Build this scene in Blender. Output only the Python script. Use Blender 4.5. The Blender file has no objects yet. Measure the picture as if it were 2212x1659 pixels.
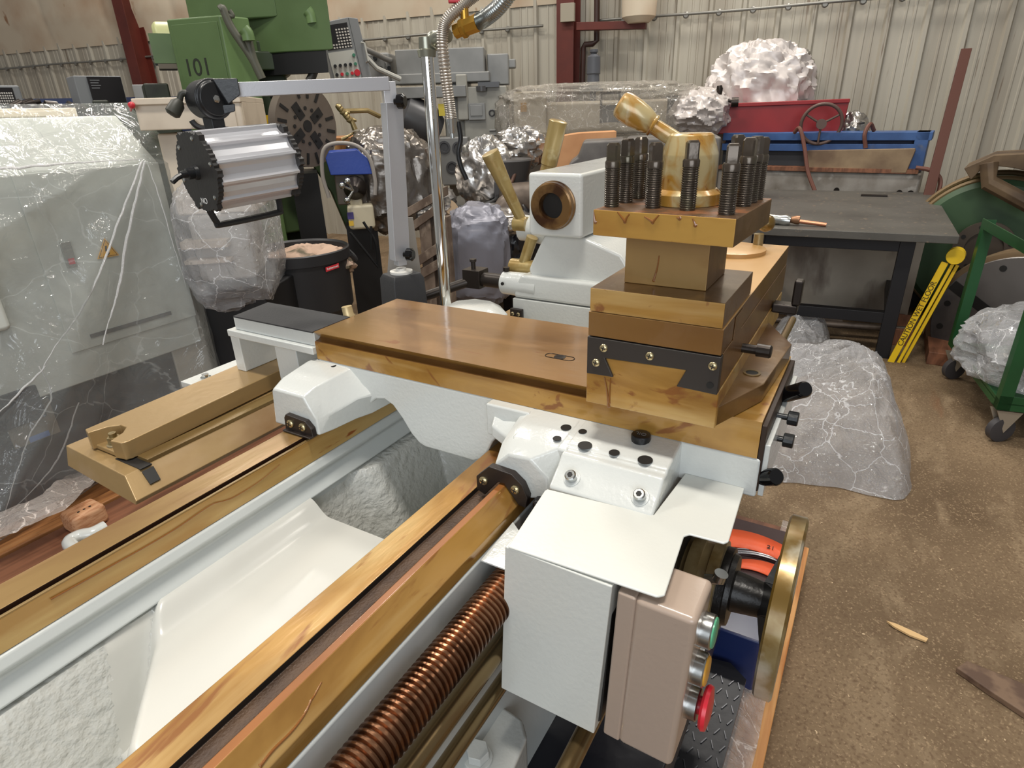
import bpy, bmesh, math, random
from mathutils import Vector, Matrix, noise
random.seed(7)
sc = bpy.context.scene
W, H = 2212, 1659
FPX = 1324.9
YAW, PIT, ROLL = math.radians(30.8605), math.radians(24.15), math.radians(1.8266)
CAM = Vector((0, 0, 1.5))

# ---------------------------------------------------------------- camera
fw = Vector((math.cos(YAW) * math.cos(PIT), math.sin(YAW) * math.cos(PIT), -math.sin(PIT)))
rt0 = Vector((math.sin(YAW), -math.cos(YAW), 0))
dn0 = fw.cross(rt0)
rt = math.cos(ROLL) * rt0 + math.sin(ROLL) * dn0
dn = -math.sin(ROLL) * rt0 + math.cos(ROLL) * dn0
cd = bpy.data.cameras.new('camera'); cam = bpy.data.objects.new('camera', cd)
sc.collection.objects.link(cam); sc.camera = cam
cd.sensor_fit = 'HORIZONTAL'; cd.sensor_width = 36; cd.lens = FPX / W * 36
cd.clip_start = .02; cd.clip_end = 60
m3 = Matrix((rt, -dn, -fw)).transposed()
cam.matrix_world = Matrix.Translation(CAM) @ m3.to_4x4()

# ---------------------------------------------------------------- light
def srgb(r, g, b):
    f = lambda c: c / 12.92 if c <= .04045 else ((c + .055) / 1.055) ** 2.4
    return (f(r / 255), f(g / 255), f(b / 255), 1)
world = bpy.data.worlds.new('hall_daylight'); sc.world = world; world.use_nodes = True
wn = world.node_tree.nodes
wn['Background'].inputs[0].default_value = (1.0, .97, .93, 1)
wn['Background'].inputs[1].default_value = .24
def area(name, loc, to, sx, sy, power, col):
    l = bpy.data.lights.new(name, 'AREA'); l.shape = 'RECTANGLE'; l.size = sx; l.size_y = sy
    l.energy = power; l.color = col
    o = bpy.data.objects.new(name, l); sc.collection.objects.link(o)
    o.location = loc; o.rotation_euler = (Vector(to) - Vector(loc)).to_track_quat('-Z', 'Y').to_euler()
    return o
area('bay_door_daylight', (-4.3, -1.6, 2.8), (1, .8, 1.0), 4.5, 3.0, 165, (.86, .93, 1.0))
for i, (x, y) in enumerate(((.2, .3), (.2, 4.6), (3.6, -1.6), (3.4, 2.6), (6.0, 1.0), (4.0, 6.0))):
    area('ceiling_fixture', (x, y, 5.4), (x, y, 0), .45, 1.3, (150, 110, 34, 95, 115, 120)[i], (1.0, .95, .87))
vs = sc.view_settings
vs.view_transform = 'Standard'; vs.look = 'None'; vs.exposure = 0.0; vs.gamma = 1.0
vs.use_curve_mapping = False

# ---------------------------------------------------------------- measuring helpers (a photo position turned into a place at a known plane or distance)
def ray(px, py):
    return rt * ((px - W / 2) / FPX) + dn * ((py - H / 2) / FPX) + fw
def PX(px, py, x): d = ray(px, py); return CAM + d * (x / d.x)
def PY(px, py, y): d = ray(px, py); return CAM + d * (y / d.y)
def PZ(px, py, z): d = ray(px, py); return CAM + d * ((z - 1.5) / d.z)
def PD(px, py, h): d = ray(px, py); return CAM + d * (h / math.hypot(d.x, d.y))

# ---------------------------------------------------------------- materials
MATS = {}
def mat(name, col, rough=.5, metal=0., bump=None, var=None, coat=0., spec=.5, noise2=None, emit=None):
    """bump=(scale,strength[,stretch xyz]); var=(col2, scale, lo, hi[,stretch]) second colour blotches"""
    if name in MATS: return MATS[name]
    m = bpy.data.materials.new(name); m.use_nodes = True; nt = m.node_tree; N = nt.nodes; L = nt.links
    b = N['Principled BSDF']
    c = srgb(*col) if len(col) == 3 else col
    b.inputs['Base Color'].default_value = c
    b.inputs['Roughness'].default_value = rough; b.inputs['Metallic'].default_value = metal
    b.inputs['Coat Weight'].default_value = coat; b.inputs['Coat Roughness'].default_value = .12
    b.inputs['Specular IOR Level'].default_value = spec
    tc = N.new('ShaderNodeTexCoord')
    def coords(st):
        mp = N.new('ShaderNodeMapping'); mp.inputs['Scale'].default_value = st
        L.new(tc.outputs['Object'], mp.inputs[0]); return mp.outputs[0]
    prev = None
    for v in ([var] if var and not isinstance(var, list) else (var or [])):
        c2, s, lo, hi = v[:4]; st = v[4] if len(v) > 4 else (1, 1, 1); dist = v[5] if len(v) > 5 else 0
        n = N.new('ShaderNodeTexNoise'); n.inputs['Scale'].default_value = s; n.inputs['Detail'].default_value = 5
        n.inputs['Distortion'].default_value = dist
        L.new(coords(st), n.inputs['Vector'])
        r = N.new('ShaderNodeValToRGB'); r.color_ramp.elements[0].position = lo; r.color_ramp.elements[1].position = hi
        r.color_ramp.elements[0].color = (0, 0, 0, 1); r.color_ramp.elements[1].color = (1, 1, 1, 1)
        L.new(n.outputs[0], r.inputs[0])
        mx = N.new('ShaderNodeMix'); mx.data_type = 'RGBA'
        L.new(r.outputs[0], mx.inputs[0])
        if prev is None: mx.inputs[6].default_value = c
        else: L.new(prev, mx.inputs[6])
        mx.inputs[7].default_value = srgb(*c2) if len(c2) == 3 else c2
        prev = mx.outputs[2]
    if prev is not None: L.new(prev, b.inputs['Base Color'])
    if bump:
        st = bump[2] if len(bump) > 2 else (1, 1, 1)
        n = N.new('ShaderNodeTexNoise'); n.inputs['Scale'].default_value = bump[0]; n.inputs['Detail'].default_value = 3
        L.new(coords(st), n.inputs['Vector'])
        bp = N.new('ShaderNodeBump'); bp.inputs['Strength'].default_value = bump[1]; bp.inputs['Distance'].default_value = bump[3] if len(bump) > 3 else .002
        L.new(n.outputs[0], bp.inputs['Height']); L.new(bp.outputs[0], b.inputs['Normal'])
        if coat: L.new(bp.outputs[0], b.inputs['Coat Normal'])
    if emit:
        b.inputs['Emission Color'].default_value = srgb(*emit[0]); b.inputs['Emission Strength'].default_value = emit[1]
    MATS[name] = m; return m

def film(name, tint, op, rough=.12, scale=6, strength=1., dist=.02, milky=(235, 235, 235), crease=.02, cs=2.6):
    """thin crinkled clear plastic"""
    m = bpy.data.materials.new(name); m.use_nodes = True; nt = m.node_tree; N = nt.nodes; L = nt.links
    for n in list(N): N.remove(n)
    out = N.new('ShaderNodeOutputMaterial'); tr = N.new('ShaderNodeBsdfTransparent'); tr.inputs[0].default_value = srgb(*tint)
    gl = N.new('ShaderNodeBsdfGlossy'); gl.inputs['Roughness'].default_value = rough
    df = N.new('ShaderNodeBsdfDiffuse'); df.inputs[0].default_value = srgb(*milky)
    tc = N.new('ShaderNodeTexCoord')
    vo = N.new('ShaderNodeTexVoronoi'); vo.inputs['Scale'].default_value = scale
    no = N.new('ShaderNodeTexNoise'); no.inputs['Scale'].default_value = scale * 1.7; no.inputs['Detail'].default_value = 4; no.inputs['Distortion'].default_value = 1.5
    L.new(tc.outputs['Object'], no.inputs['Vector'])
    add = N.new('ShaderNodeVectorMath'); add.operation = 'ADD'; L.new(tc.outputs['Object'], add.inputs[0]); 
    sc_ = N.new('ShaderNodeVectorMath'); sc_.operation = 'SCALE'; sc_.inputs['Scale'].default_value = .25; L.new(no.outputs['Color'], sc_.inputs[0]); L.new(sc_.outputs[0], add.inputs[1])
    L.new(add.outputs[0], vo.inputs['Vector'])
    ad = N.new('ShaderNodeMath'); ad.operation = 'ADD'; L.new(vo.outputs['Distance'], ad.inputs[0]); L.new(no.outputs[0], ad.inputs[1])
    bp = N.new('ShaderNodeBump'); bp.inputs['Strength'].default_value = strength; bp.inputs['Distance'].default_value = dist
    L.new(ad.outputs[0], bp.inputs['Height']); L.new(bp.outputs[0], gl.inputs['Normal'])
    lw = N.new('ShaderNodeLayerWeight'); lw.inputs[0].default_value = .35; L.new(bp.outputs[0], lw.inputs['Normal'])
    m1 = N.new('ShaderNodeMixShader'); m1.inputs[0].default_value = op; L.new(tr.outputs[0], m1.inputs[1]); L.new(df.outputs[0], m1.inputs[2])
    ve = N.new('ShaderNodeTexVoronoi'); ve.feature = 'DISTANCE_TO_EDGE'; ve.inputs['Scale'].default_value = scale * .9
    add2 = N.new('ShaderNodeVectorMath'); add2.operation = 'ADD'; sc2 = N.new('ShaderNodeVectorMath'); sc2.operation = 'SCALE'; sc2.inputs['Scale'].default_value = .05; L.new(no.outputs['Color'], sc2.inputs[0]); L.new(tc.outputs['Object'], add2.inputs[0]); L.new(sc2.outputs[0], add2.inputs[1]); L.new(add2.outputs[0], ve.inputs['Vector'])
    mr = N.new('ShaderNodeMapRange'); mr.inputs['From Min'].default_value = 0; mr.inputs['From Max'].default_value = crease; mr.inputs['To Min'].default_value = op * cs; mr.inputs['To Max'].default_value = op  # creases whitened: layered film, plus highlights put into the opacity
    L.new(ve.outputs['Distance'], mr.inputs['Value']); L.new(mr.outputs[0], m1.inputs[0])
    mul = N.new('ShaderNodeMath'); mul.operation = 'MULTIPLY_ADD'; mul.inputs[1].default_value = .55; mul.inputs[2].default_value = .035; L.new(lw.outputs['Fresnel'], mul.inputs[0])
    m2 = N.new('ShaderNodeMixShader'); L.new(mul.outputs[0], m2.inputs[0]); L.new(m1.outputs[0], m2.inputs[1]); L.new(gl.outputs[0], m2.inputs[2])
    L.new(m2.outputs[0], out.inputs[0]); MATS[name] = m; return m

GOLD = mat('greased_iron', (180, 137, 70), .30, .25, (60, .3, (.25, 1, 1)),
    [((148, 106, 48), 9, .42, .62, (.35, 1, 1), 1.0), ((196, 164, 108), 22, .5, .72, (.15, 1, 1), .4), ((142, 92, 44), 11, .58, .66, (.3, 1, 1), 2.8)], coat=.7)
GOLDV = mat('greased_iron_face', (184, 140, 68), .32, .25, (50, .25, (1, .2, 1)),
    [((154, 110, 44), 9, .42, .64, (1, .35, 1.6), 1.6), ((198, 164, 104), 40, .5, .75, (1, .08, 1), .3), ((140, 88, 38), 13, .59, .66, (1, .8, 1.0), 2.6), ((112, 76, 38), 5, .60, .80, (1, .5, 1), 1)], coat=.7)
TABLE = mat('greased_slide_top', (146, 110, 68), .30, .25, (70, .2, (1, .2, 1)),
    [((114, 82, 48), 4, .4, .62, (1, .4, 1), .5), ((180, 138, 94), 7, .50, .74, (1, .35, 1), .8), ((132, 84, 48), 30, .64, .70, (1, .3, 1), .8)], coat=.6)
DULL = mat('dull_greased_iron', (128, 104, 62), .42, .3, (60, .25, (.2, 1, 1)),
    [((100, 78, 42), 7, .4, .65, (.3, 1, 1), 1), ((150, 128, 84), 20, .5, .8, (.15, 1, 1))], coat=.25)
BROWN = mat('brown_groove', (84, 62, 44), .5, .2, (300, .5), ((64, 46, 34), 40, .4, .7, (.6, 1, 1)))
DARKGOLD = mat('shaded_bronze_iron', (116, 82, 44), .4, .3, (60, .2), ((92, 62, 30), 10, .4, .7), coat=.25)  # darker copy of the iron, shade of side faces and recesses in its colour
WHITE = mat('machine_white', (208, 210, 206), .22, 0, (170, .22), None, coat=.55)
ROUGHW = mat('rough_cast_white', (204, 204, 198), .34, 0, (60, 1.0, (1, 1, 1), .006), None, coat=.3)
SMOOTHW = mat('smooth_cast_white', (206, 205, 198), .3, 0, (12, .4), None, coat=.4)
BLACK = mat('black_rubber', (32, 31, 30), .42, 0, (90, .2))
BLKPL = mat('black_plastic', (26, 27, 29), .35, 0, (160, .15))
STEEL = mat('bright_screw', (196, 180, 140), .28, .9)
ZINC = mat('zinc_steel', (190, 192, 190), .25, 1.)
CHROME = mat('chrome', (225, 225, 222), .08, 1.)
DKSTEEL = mat('oiled_black_steel', (52, 46, 42), .35, .7, (60, .2))
COPPER = mat('coppery_thread', (142, 104, 78), .24, .95, None, ((90, 62, 44), 30, .4, .7))
ALU = mat('anodised_aluminium', (188, 188, 192), .38, .55, (400, .05))
ALUH = mat('extruded_aluminium', (214, 214, 218), .28, .55)

# ---------------------------------------------------------------- mesh builder
class B:
    def __init__(s): s.v = []; s.f = []; s.m = []; s.mi = 0; s.xf = None
    def add(s, vs_, fs):
        o = len(s.v)
        s.v += [tuple(s.xf @ Vector(v)) if s.xf else tuple(v) for v in vs_]
        s.f += [[i + o for i in f] for f in fs]; s.m += [s.mi] * len(fs); return s
    def box(s, x0, x1, y0, y1, z0, z1):
        v = [(x, y, z) for z in (z0, z1) for y in (y0, y1) for x in (x0, x1)]
        return s.add(v, [(0, 2, 3, 1), (4, 5, 7, 6), (0, 1, 5, 4), (2, 6, 7, 3), (0, 4, 6, 2), (1, 3, 7, 5)])
    def cbox(s, c, sx, sy, sz, rot=None):
        M = Matrix.Translation(Vector(c)) @ (rot.to_4x4() if rot else Matrix.Identity(4))
        v = [M @ Vector((x * sx / 2, y * sy / 2, z * sz / 2)) for z in (-1, 1) for y in (-1, 1) for x in (-1, 1)]
        return s.add(v, [(0, 2, 3, 1), (4, 5, 7, 6), (0, 1, 5, 4), (2, 6, 7, 3), (0, 4, 6, 2), (1, 3, 7, 5)])
    def loft(s, rings, cap=True, closed=True):
        n = len(rings[0]); vs_ = [p for r in rings for p in r]; fs = []
        for i in range(len(rings) - 1):
            for j in range(n if closed else n - 1):
                k = (j + 1) % n
                fs.append((i * n + j, i * n + k, (i + 1) * n + k, (i + 1) * n + j))
        if cap and closed:
            fs.append(tuple(range(n - 1, -1, -1))); fs.append(tuple((len(rings) - 1) * n + j for j in range(n)))
        return s.add(vs_, fs)
    def slab(s, pts, vec):
        vec = Vector(vec); return s.loft([[Vector(p) for p in pts], [Vector(p) + vec for p in pts]])
    def px(s, yz, x0, x1): return s.loft([[(x, y, z) for y, z in yz] for x in (x0, x1)])
    def py(s, xz, y0, y1): return s.loft([[(x, y, z) for x, z in xz] for y in (y0, y1)])
    def pz(s, xy, z0, z1): return s.loft([[(x, y, z) for x, y in xy] for z in (z0, z1)])
    def rev(s, p0, d, prof, n=32, cap=True, ph=0):
        p0 = Vector(p0); d = Vector(d).normalized(); a = d.orthogonal().normalized(); b = d.cross(a)
        return s.loft([[p0 + d * t + (a * math.cos(2 * math.pi * (j + ph) / n) + b * math.sin(2 * math.pi * (j + ph) / n)) * r for j in range(n)] for t, r in prof], cap)
    def cyl(s, p0, p1, r0, r1=None, n=24):
        p0 = Vector(p0); p1 = Vector(p1); return s.rev(p0, p1 - p0, [(0, r0), ((p1 - p0).length, r1 if r1 is not None else r0)], n)
    def tube(s, path, r, n=12, cap=True):
        path = [Vector(p) for p in path]; rings = []; up = None
        for i, p in enumerate(path):
            t = (path[min(i + 1, len(path) - 1)] - path[max(i - 1, 0)]).normalized()
            if up is None: up = t.orthogonal().normalized()
            up = (up - t * up.dot(t)).normalized(); b = t.cross(up)
            rr = r[i] if isinstance(r, (list, tuple)) else r
            rings.append([p + (up * math.cos(2 * math.pi * j / n) + b * math.sin(2 * math.pi * j / n)) * rr for j in range(n)])
        return s.loft(rings, cap)
    def ball(s, c, r, n=20, m=12, sc_=(1, 1, 1)):
        c = Vector(c); rings = []
        for i in range(m + 1):
            a = math.pi * i / m; rr = max(math.sin(a), 1e-3)
            rings.append([c + Vector((rr * math.cos(2 * math.pi * j / n) * r * sc_[0], rr * math.sin(2 * math.pi * j / n) * r * sc_[1], math.cos(a) * r * sc_[2])) for j in range(n)])
        return s.loft(rings)
    def grid(s, fn, nu, nv):
        v = [fn(i / nu, j / nv) for i in range(nu + 1) for j in range(nv + 1)]
        return s.add(v, [(i * (nv + 1) + j, (i + 1) * (nv + 1) + j, (i + 1) * (nv + 1) + j + 1, i * (nv + 1) + j + 1) for i in range(nu) for j in range(nv)])
    def torus(s, c, d, R, r, n=48, k=12, a0=0, a1=2 * math.pi):
        c = Vector(c); d = Vector(d).normalized(); a = d.orthogonal().normalized(); b = d.cross(a)
        return s.tube([c + (a * math.cos(a0 + (a1 - a0) * i / n) + b * math.sin(a0 + (a1 - a0) * i / n)) * R for i in range(n + 1)], r, k, False)

def spline(pts, n=8):
    pts = [Vector(p) for p in pts]; out = []
    P_ = [pts[0] * 2 - pts[1]] + pts + [pts[-1] * 2 - pts[-2]]
    for i in range(1, len(P_) - 2):
        for k in range(n):
            t = k / n; a, b, c, d = P_[i - 1:i + 3]
            out.append(.5 * ((2 * b) + (c - a) * t + (2 * a - 5 * b + 4 * c - d) * t * t + (3 * b - a - 3 * c + d) * t ** 3))
    return out + [pts[-1]]

def origin_of(o):
    v = Vector((0, 0, 0))
    while o is not None: v += o.location; o = o.parent
    return v
def obj(name, b, m, parent=None, bevel=0, seg=2, smooth=True, ang=38, label=None, thick=0, local=False):
    me = bpy.data.meshes.new(name)
    if parent is None and not local:
        xs = [v[0] for v in b.v]; ys = [v[1] for v in b.v]; zs = [v[2] for v in b.v]
        L0 = Vector(((min(xs) + max(xs)) / 2, (min(ys) + max(ys)) / 2, min(zs)))
    else: L0 = Vector((0, 0, 0)) if local else origin_of(parent)
    me.from_pydata([(v[0] - L0.x, v[1] - L0.y, v[2] - L0.z) for v in b.v], [], b.f)
    for q in (m if isinstance(m, (list, tuple)) else [m]): me.materials.append(q)
    me.polygons.foreach_set('material_index', b.m)
    bm = bmesh.new(); bm.from_mesh(me)
    bmesh.ops.recalc_face_normals(bm, faces=bm.faces); bm.to_mesh(me); bm.free()
    if smooth:
        me.shade_smooth(); me.set_sharp_from_angle(angle=math.radians(ang))
    o = bpy.data.objects.new(name, me); sc.collection.objects.link(o)
    if parent is not None: o.parent = parent
    elif not local: o.location = L0
    if thick:
        s = o.modifiers.new('thickness', 'SOLIDIFY'); s.thickness = thick
    if bevel:
        w = o.modifiers.new('bevel', 'BEVEL'); w.width = bevel; w.segments = seg; w.limit_method = 'ANGLE'; w.angle_limit = math.radians(35); w.harden_normals = True
    if label: o['label'] = label
    return o
def thing(name, label, cat, loc, group=None, rotz=0):
    o = bpy.data.objects.new(name, None); sc.collection.objects.link(o); o.empty_display_size = .05
    o.location = loc; o.rotation_euler = (0, 0, rotz); o['label'] = label; o['category'] = cat
    if group: o['group'] = group
    return o
def tag(o, label, cat, group=None):
    o['label'] = label; o['category'] = cat
    if group: o['group'] = group
    return o
def struct(o): o['kind'] = 'structure'; return o
def text(name, s, size, origin, right, up, m, parent=None, ext=.0006, align='CENTER'):
    cu = bpy.data.curves.new(name, 'FONT'); cu.body = s; cu.size = size; cu.extrude = ext; cu.align_x = align; cu.align_y = 'CENTER'
    t = bpy.data.objects.new('tmp', cu); sc.collection.objects.link(t)
    bpy.context.view_layer.update()
    me = bpy.data.meshes.new_from_object(t.evaluated_get(bpy.context.evaluated_depsgraph_get()))
    bpy.data.objects.remove(t)
    r = Vector(right).normalized(); u = Vector(up); u = (u - r * u.dot(r)).normalized(); n = r.cross(u)
    M = Matrix((r, u, n)).transposed().to_4x4(); M.translation = Vector(origin) - (origin_of(parent) if parent else Vector((0, 0, 0)))
    me.transform(M); me.materials.clear(); me.materials.append(m)
    o = bpy.data.objects.new(name, me); sc.collection.objects.link(o)
    if parent: o.parent = parent
    return o
def screw(b, c, d, r, h=.003, cross=True):
    """pan head with a cross slot; slot on material 1"""
    c = Vector(c); d = Vector(d).normalized()
    b.mi = 0; b.rev(c, d, [(0, r), (h * .5, r), (h * .85, r * .8), (h, r * .45)], 20)
    if cross:
        b.mi = 1; a = d.orthogonal().normalized(); a = (a + d.cross(a) * .6).normalized(); e = d.cross(a)
        for u, w in ((a, e), (e, a)):
            q = c + d * (h * .55)
            b.loft([[q + u * r * .62 * i + w * r * .11 * j for i, j in ((-1, -1), (1, -1), (1, 1), (-1, 1))], [q + d * (h * .55) + u * r * .62 * i + w * r * .11 * j for i, j in ((-1, -1), (1, -1), (1, 1), (-1, 1))]])
        b.mi = 0
    return b
SCREWM = [STEEL, BLACK]
# ================================================================ THE LATHE
XA, XB = -.45, 2.35
# ---- bed
bed = thing('lathe_bed', 'long white cast lathe bed with two oily gold guideways and a coppery lead screw', 'lathe bed', (.6, .6, .1))
b = B()
b.px([(.355, .984), (.355, .80), (.34, .66), (.34, .46), (.52, .46), (.49, .80), (.474, .95), (.468, .984)], XA, XB)
b.px([(.757, .960), (.750, .945), (.763, .931), (.744, .906), (.757, .901), (.715, .60), (.715, .46), (.88, .46), (.88, .60), (.82, .90), (.815, .960)], XA, XB)
b.box(XA, XB, .44, .80, .44, .56)
b.box(XB - .05, XB, .36, .87, .46, .98)
obj('bed_casting', b, mat('painted_cast_white', (200, 204, 202), .3, 0, (40, .3), None, coat=.4), bed, bevel=.004)
SS = lambda t: (lambda q: q * q * (3 - 2 * q))(min(max(t, 0), 1))
def ramp_edge(y): return .17 + (y - .598) * .11 / .124 if y > .598 else .17 - (.598 - y) * .38
def inner_z(x, y):
    pit = .66 + .05 * SS((.62 - x) / .6)
    # smooth chip ramp with a slanted near end
    xe = ramp_edge(y)
    d0 = x - xe; top = .882 + .027 * SS((y - .706) / .040) ** 1.2
    near = top - .11 * SS((.004 - d0) / .062) - .12 * SS((-.066 - d0) / .05)
    if x > .572: near = top - (x - .572) * 30
    r2 = .93 - max(0, (.90 - x)) * 6 if x < 1.4 else .6
    wall = pit + max(0, (y - (.682 - .03 * SS((x - .66) / .06))) / .07) * .22
    wall = min(wall, .899)
    return max(pit, near, r2, wall)
b = B(); nx, ny = 560, 64
b.grid(lambda u, v: Vector((XA + u * 2.2, .462 + v * .298, inner_z(XA + u * 2.2, .462 + v * .298))), nx, ny)
for i in range(nx):
    for j in range(ny):
        x = XA + (i + .5) / nx * 2.2; y = .462 + (j + .5) / ny * .298
        b.m[i * ny + j] = 1 if (x > ramp_edge(y) - .075 and x < .572 and y < .752) else 0
obj('bed_interior', b, [ROUGHW, SMOOTHW], bed, ang=50)
b = B(); b.px([(.471, 1.005), (.430, 1.005), (.430, .997), (.412, .997), (.387, 1.028), (.378, 1.028), (.357, 1.003), (.357, .984), (.471, .984)], XA, XB)
n = 9; base = len(b.m) - (n + 2)
for j, k in ((1, 2), (2, 1), (3, 1), (4, 3), (6, 0), (7, 4)): b.m[base + j] = k
ORANGE = mat('orange_oil_edge', (158, 100, 50), .35, .2, None, ((120, 72, 34), 20, .4, .7, (.2, 1, 1)), coat=.4)
obj('front_guideway', b, [GOLD, BROWN, BLACK, ORANGE, DULL], bed, bevel=.0012)
b = B(); b.px([(.8205, 1.005), (.772, 1.005), (.772, .994), (.767, .994), (.767, 1.002), (.762, 1.002), (.760, .960), (.8205, .960)], XA, XB)
base = len(b.m) - 10
for j, k in ((1, 1), (2, 1), (3, 1), (4, 2)): b.m[base + j] = k
BACKTOP = mat('greased_back_way', (142, 112, 62), .36, .3, (60, .2, (.2, 1, 1)), [((122, 86, 44), 5, .45, .6, (.6, 1, 1), .6), ((168, 132, 92), 26, .55, .75, (.12, 1, 1), .3)], coat=.4)
obj('rear_guideway', b, [BACKTOP, mat('dark_oily_groove', (46, 26, 14), .4), DULL], bed, bevel=.0012)
b = B(); b.px([(.7625, .9995), (.7605, .961), (.7595, .961), (.7615, .9995)], XA, XB)
obj('rear_guideway_face', b, mat('drip_streaked_gold', (196, 162, 100), .35, .15, None, [((172, 130, 66), 10, .4, .6, (.25, 1, 2), .8), ((150, 80, 22), 9, .655, .70, (.35, 1, 2.4), 1.6)], coat=.4), bed)
# lead screw with real thread ridges
b = B(); prof = []; x = 0; pitch = .0072
while x < 1.32:
    prof += [(x, .0212), (x + pitch * .22, .0245), (x + pitch * .55, .0245), (x + pitch * .78, .0212)]; x += pitch
b.rev((-.32, .318, .957), (1, 0, 0), prof, 40)
obj('lead_screw', b, COPPER, bed, ang=30)
RODM = mat('oily_steel_rod', (150, 128, 92), .25, .8, None, ((110, 88, 54), 9, .4, .7, (.3, 1, 1)))
b = B(); b.cyl((XA, .322, .870), (XB, .322, .870), .0135); obj('feed_rod', b, RODM, bed)
b = B(); b.cyl((XA, .322, .802), (XB, .322, .802), .0105); obj('feed_rod', b, RODM, bed)
b = B(); b.cyl((XA, .205, .770), (XB, .205, .770), .0125); obj('control_rod', b, RODM, bed)
b = B(); b.pz([(.30, .33), (.30, .27), (.50, .292), (.522, .312), (.53, .38), (.30, .38)], .56, .70)
obj('bed_foot', b, WHITE, bed, bevel=.006)
b = B(); b.rev((.44, .335, .70), (0, 0, 1), [(0, .020), (.006, .020)], 24); b.rev((.44, .335, .706), (0, 0, 1), [(0, .016), (.014, .016)], 6)
obj('foot_bolt', b, WHITE, bed, bevel=.001)
NAVYB = mat('black_navy_paint', (24, 25, 33), .22, 0, (40, .2))
b = B(); b.box(-.45, 1.12, .14, .98, .40, .50); b.box(-.45, .4, .20, .92, .12, .40)
obj('chip_tray', b, NAVYB, bed, bevel=.004)
NAVY = mat('navy_base_paint', (30, 42, 84), .25)
b = B(); b.box(1.237, 1.36, .06, .9, .12, .30); b.box(1.22, 1.9, .42, .9, .12, .46); obj('base_cabinet', b, NAVY, bed, bevel=.006)

# ---- carriage
car = thing('lathe_carriage', 'white saddle and oily golden cross slide straddling the lathe bed', 'lathe carriage', (.8, .5, 1.0))
b = B()   # saddle: bridge + wings + front wing
b.px([(.829, 1.099), (.829, 1.03), (.72, 1.03), (.70, 1.046), (.680, 1.050), (.662, 1.042), (.645, 1.022), (.628, .996), (.612, .981), (.60, .977), (.50, .977), (.486, .984), (.474, .998), (.462, 1.022), (.450, 1.036), (.43, 1.04), (.37, 1.04), (.37, 1.099)], .7073, .96)
# rear wing, lofted from its front end to the slide
def ring(x, pts): return [(x, y, z) for y, z in pts]
b.loft([ring(.615, [(.850, 1.068), (.846, 1.074), (.773, 1.074), (.765, 1.060), (.749, 1.036), (.749, 1.0065), (.790, 1.0065), (.858, 1.006)]),
        ring(.640, [(.852, 1.080), (.846, 1.086), (.768, 1.084), (.757, 1.066), (.742, 1.038), (.742, 1.0065), (.790, 1.0065), (.862, .99)]),
        ring(.690, [(.850, 1.090), (.842, 1.096), (.756, 1.092), (.742, 1.072), (.724, 1.050), (.735, 1.0065), (.790, 1.0065), (.862, .99)]),
        ring(.715, [(.846, 1.094), (.838, 1.098), (.750, 1.096), (.722, 1.070), (.700, 1.054), (.720, 1.010), (.790, 1.0065), (.862, .99)]),
        ring(.80, [(.846, 1.094), (.838, 1.098), (.750, 1.096), (.700, 1.070), (.680, 1.054), (.700, 1.020), (.790, 1.0065), (.862, .99)])])
b.box(.80, 1.02, .75, .86, 1.0065, 1.094)
# front wing
b.loft([ring(.615, [(.400, 1.050), (.378, 1.071), (.345, 1.074), (.318, 1.050), (.316, 1.020), (.345, 1.010), (.383, 1.034), (.40, 1.03)]),
        ring(.64, [(.402, 1.072), (.380, 1.086), (.312, 1.087), (.303, 1.060), (.303, 1.020), (.345, 1.010), (.383, 1.034), (.405, 1.03)]),
        ring(.70, [(.404, 1.092), (.39, 1.098), (.31, 1.0983), (.300, 1.070), (.300, 1.020), (.345, 1.010), (.383, 1.034), (.405, 1.03)]),
        ring(.80, [(.404, 1.098), (.39, 1.099), (.33, 1.099), (.300, 1.070), (.300, 1.020), (.345, 1.010), (.383, 1.034), (.405, 1.03)])])
b.py([(.638, 1.086), (.7073, 1.0984), (.75, 1.0984), (.75, 1.02), (.638, 1.02)], .30, .384)
b.slab([(.7073, .397, 1.098), (.7073, .452, 1.085), (.672, .44, 1.075), (.667, .399, 1.058)], (0, 0, -.02))
b.py([(.5955, 1.054), (.612, 1.066), (.622, 1.072), (.634, 1.085), (.645, 1.0852), (.650, 1.090), (.7073, 1.0985), (.80, 1.0985), (.80, 1.02), (.5955, 1.02)], .168, .306)
b.box(.7073, .99, .071, .46, 1.043, 1.0985)
b.box(.690, .74, .385, .46, 1.045, 1.0985)
obj('saddle', b, WHITE, car, bevel=.0035, seg=3)
# oil holes
HOLE = mat('dark_hole', (20, 18, 16), .6)
for (x, y, z, r) in ((.681, .322, 1.0938, .0075), (.681, .297, 1.0938, .0058), (.653, .322, 1.0905, .006), (.653, .281, 1.0905, .0095), (.653, .240, 1.0905, .007), (.654, .199, 1.0905, .0095)):
    b = B(); b.rev((x, y, z + .0012), (-.08, 0, 1), [(0, r), (.0006, r)], 24); obj('bolt_hole', b, HOLE, car, label='dark open hole')
b = B(); b.rev((.702, .785, 1.0945), (-.1, .05, 1), [(0, .0048), (.001, .0048)], 20); obj('bolt_hole', b, HOLE, car, label='dark open hole')
b = B(); b.rev((.694, .219, 1.092), (0, 0, 1), [(0, .013), (.012, .013), (.0125, .0115)], 12)
oc = obj('oil_cap', b, BLKPL, car, label='black twelve-sided oil filler cap'); oc.modifiers.new('bevel', 'BEVEL').width = .0008
text('oil_lettering', 'OIL', .0095, (.694, .219, 1.1052), (0, 1, 0), (-1, 0, 0), mat('grey_lettering', (120, 120, 120), .6), car, ext=.0002)
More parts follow.
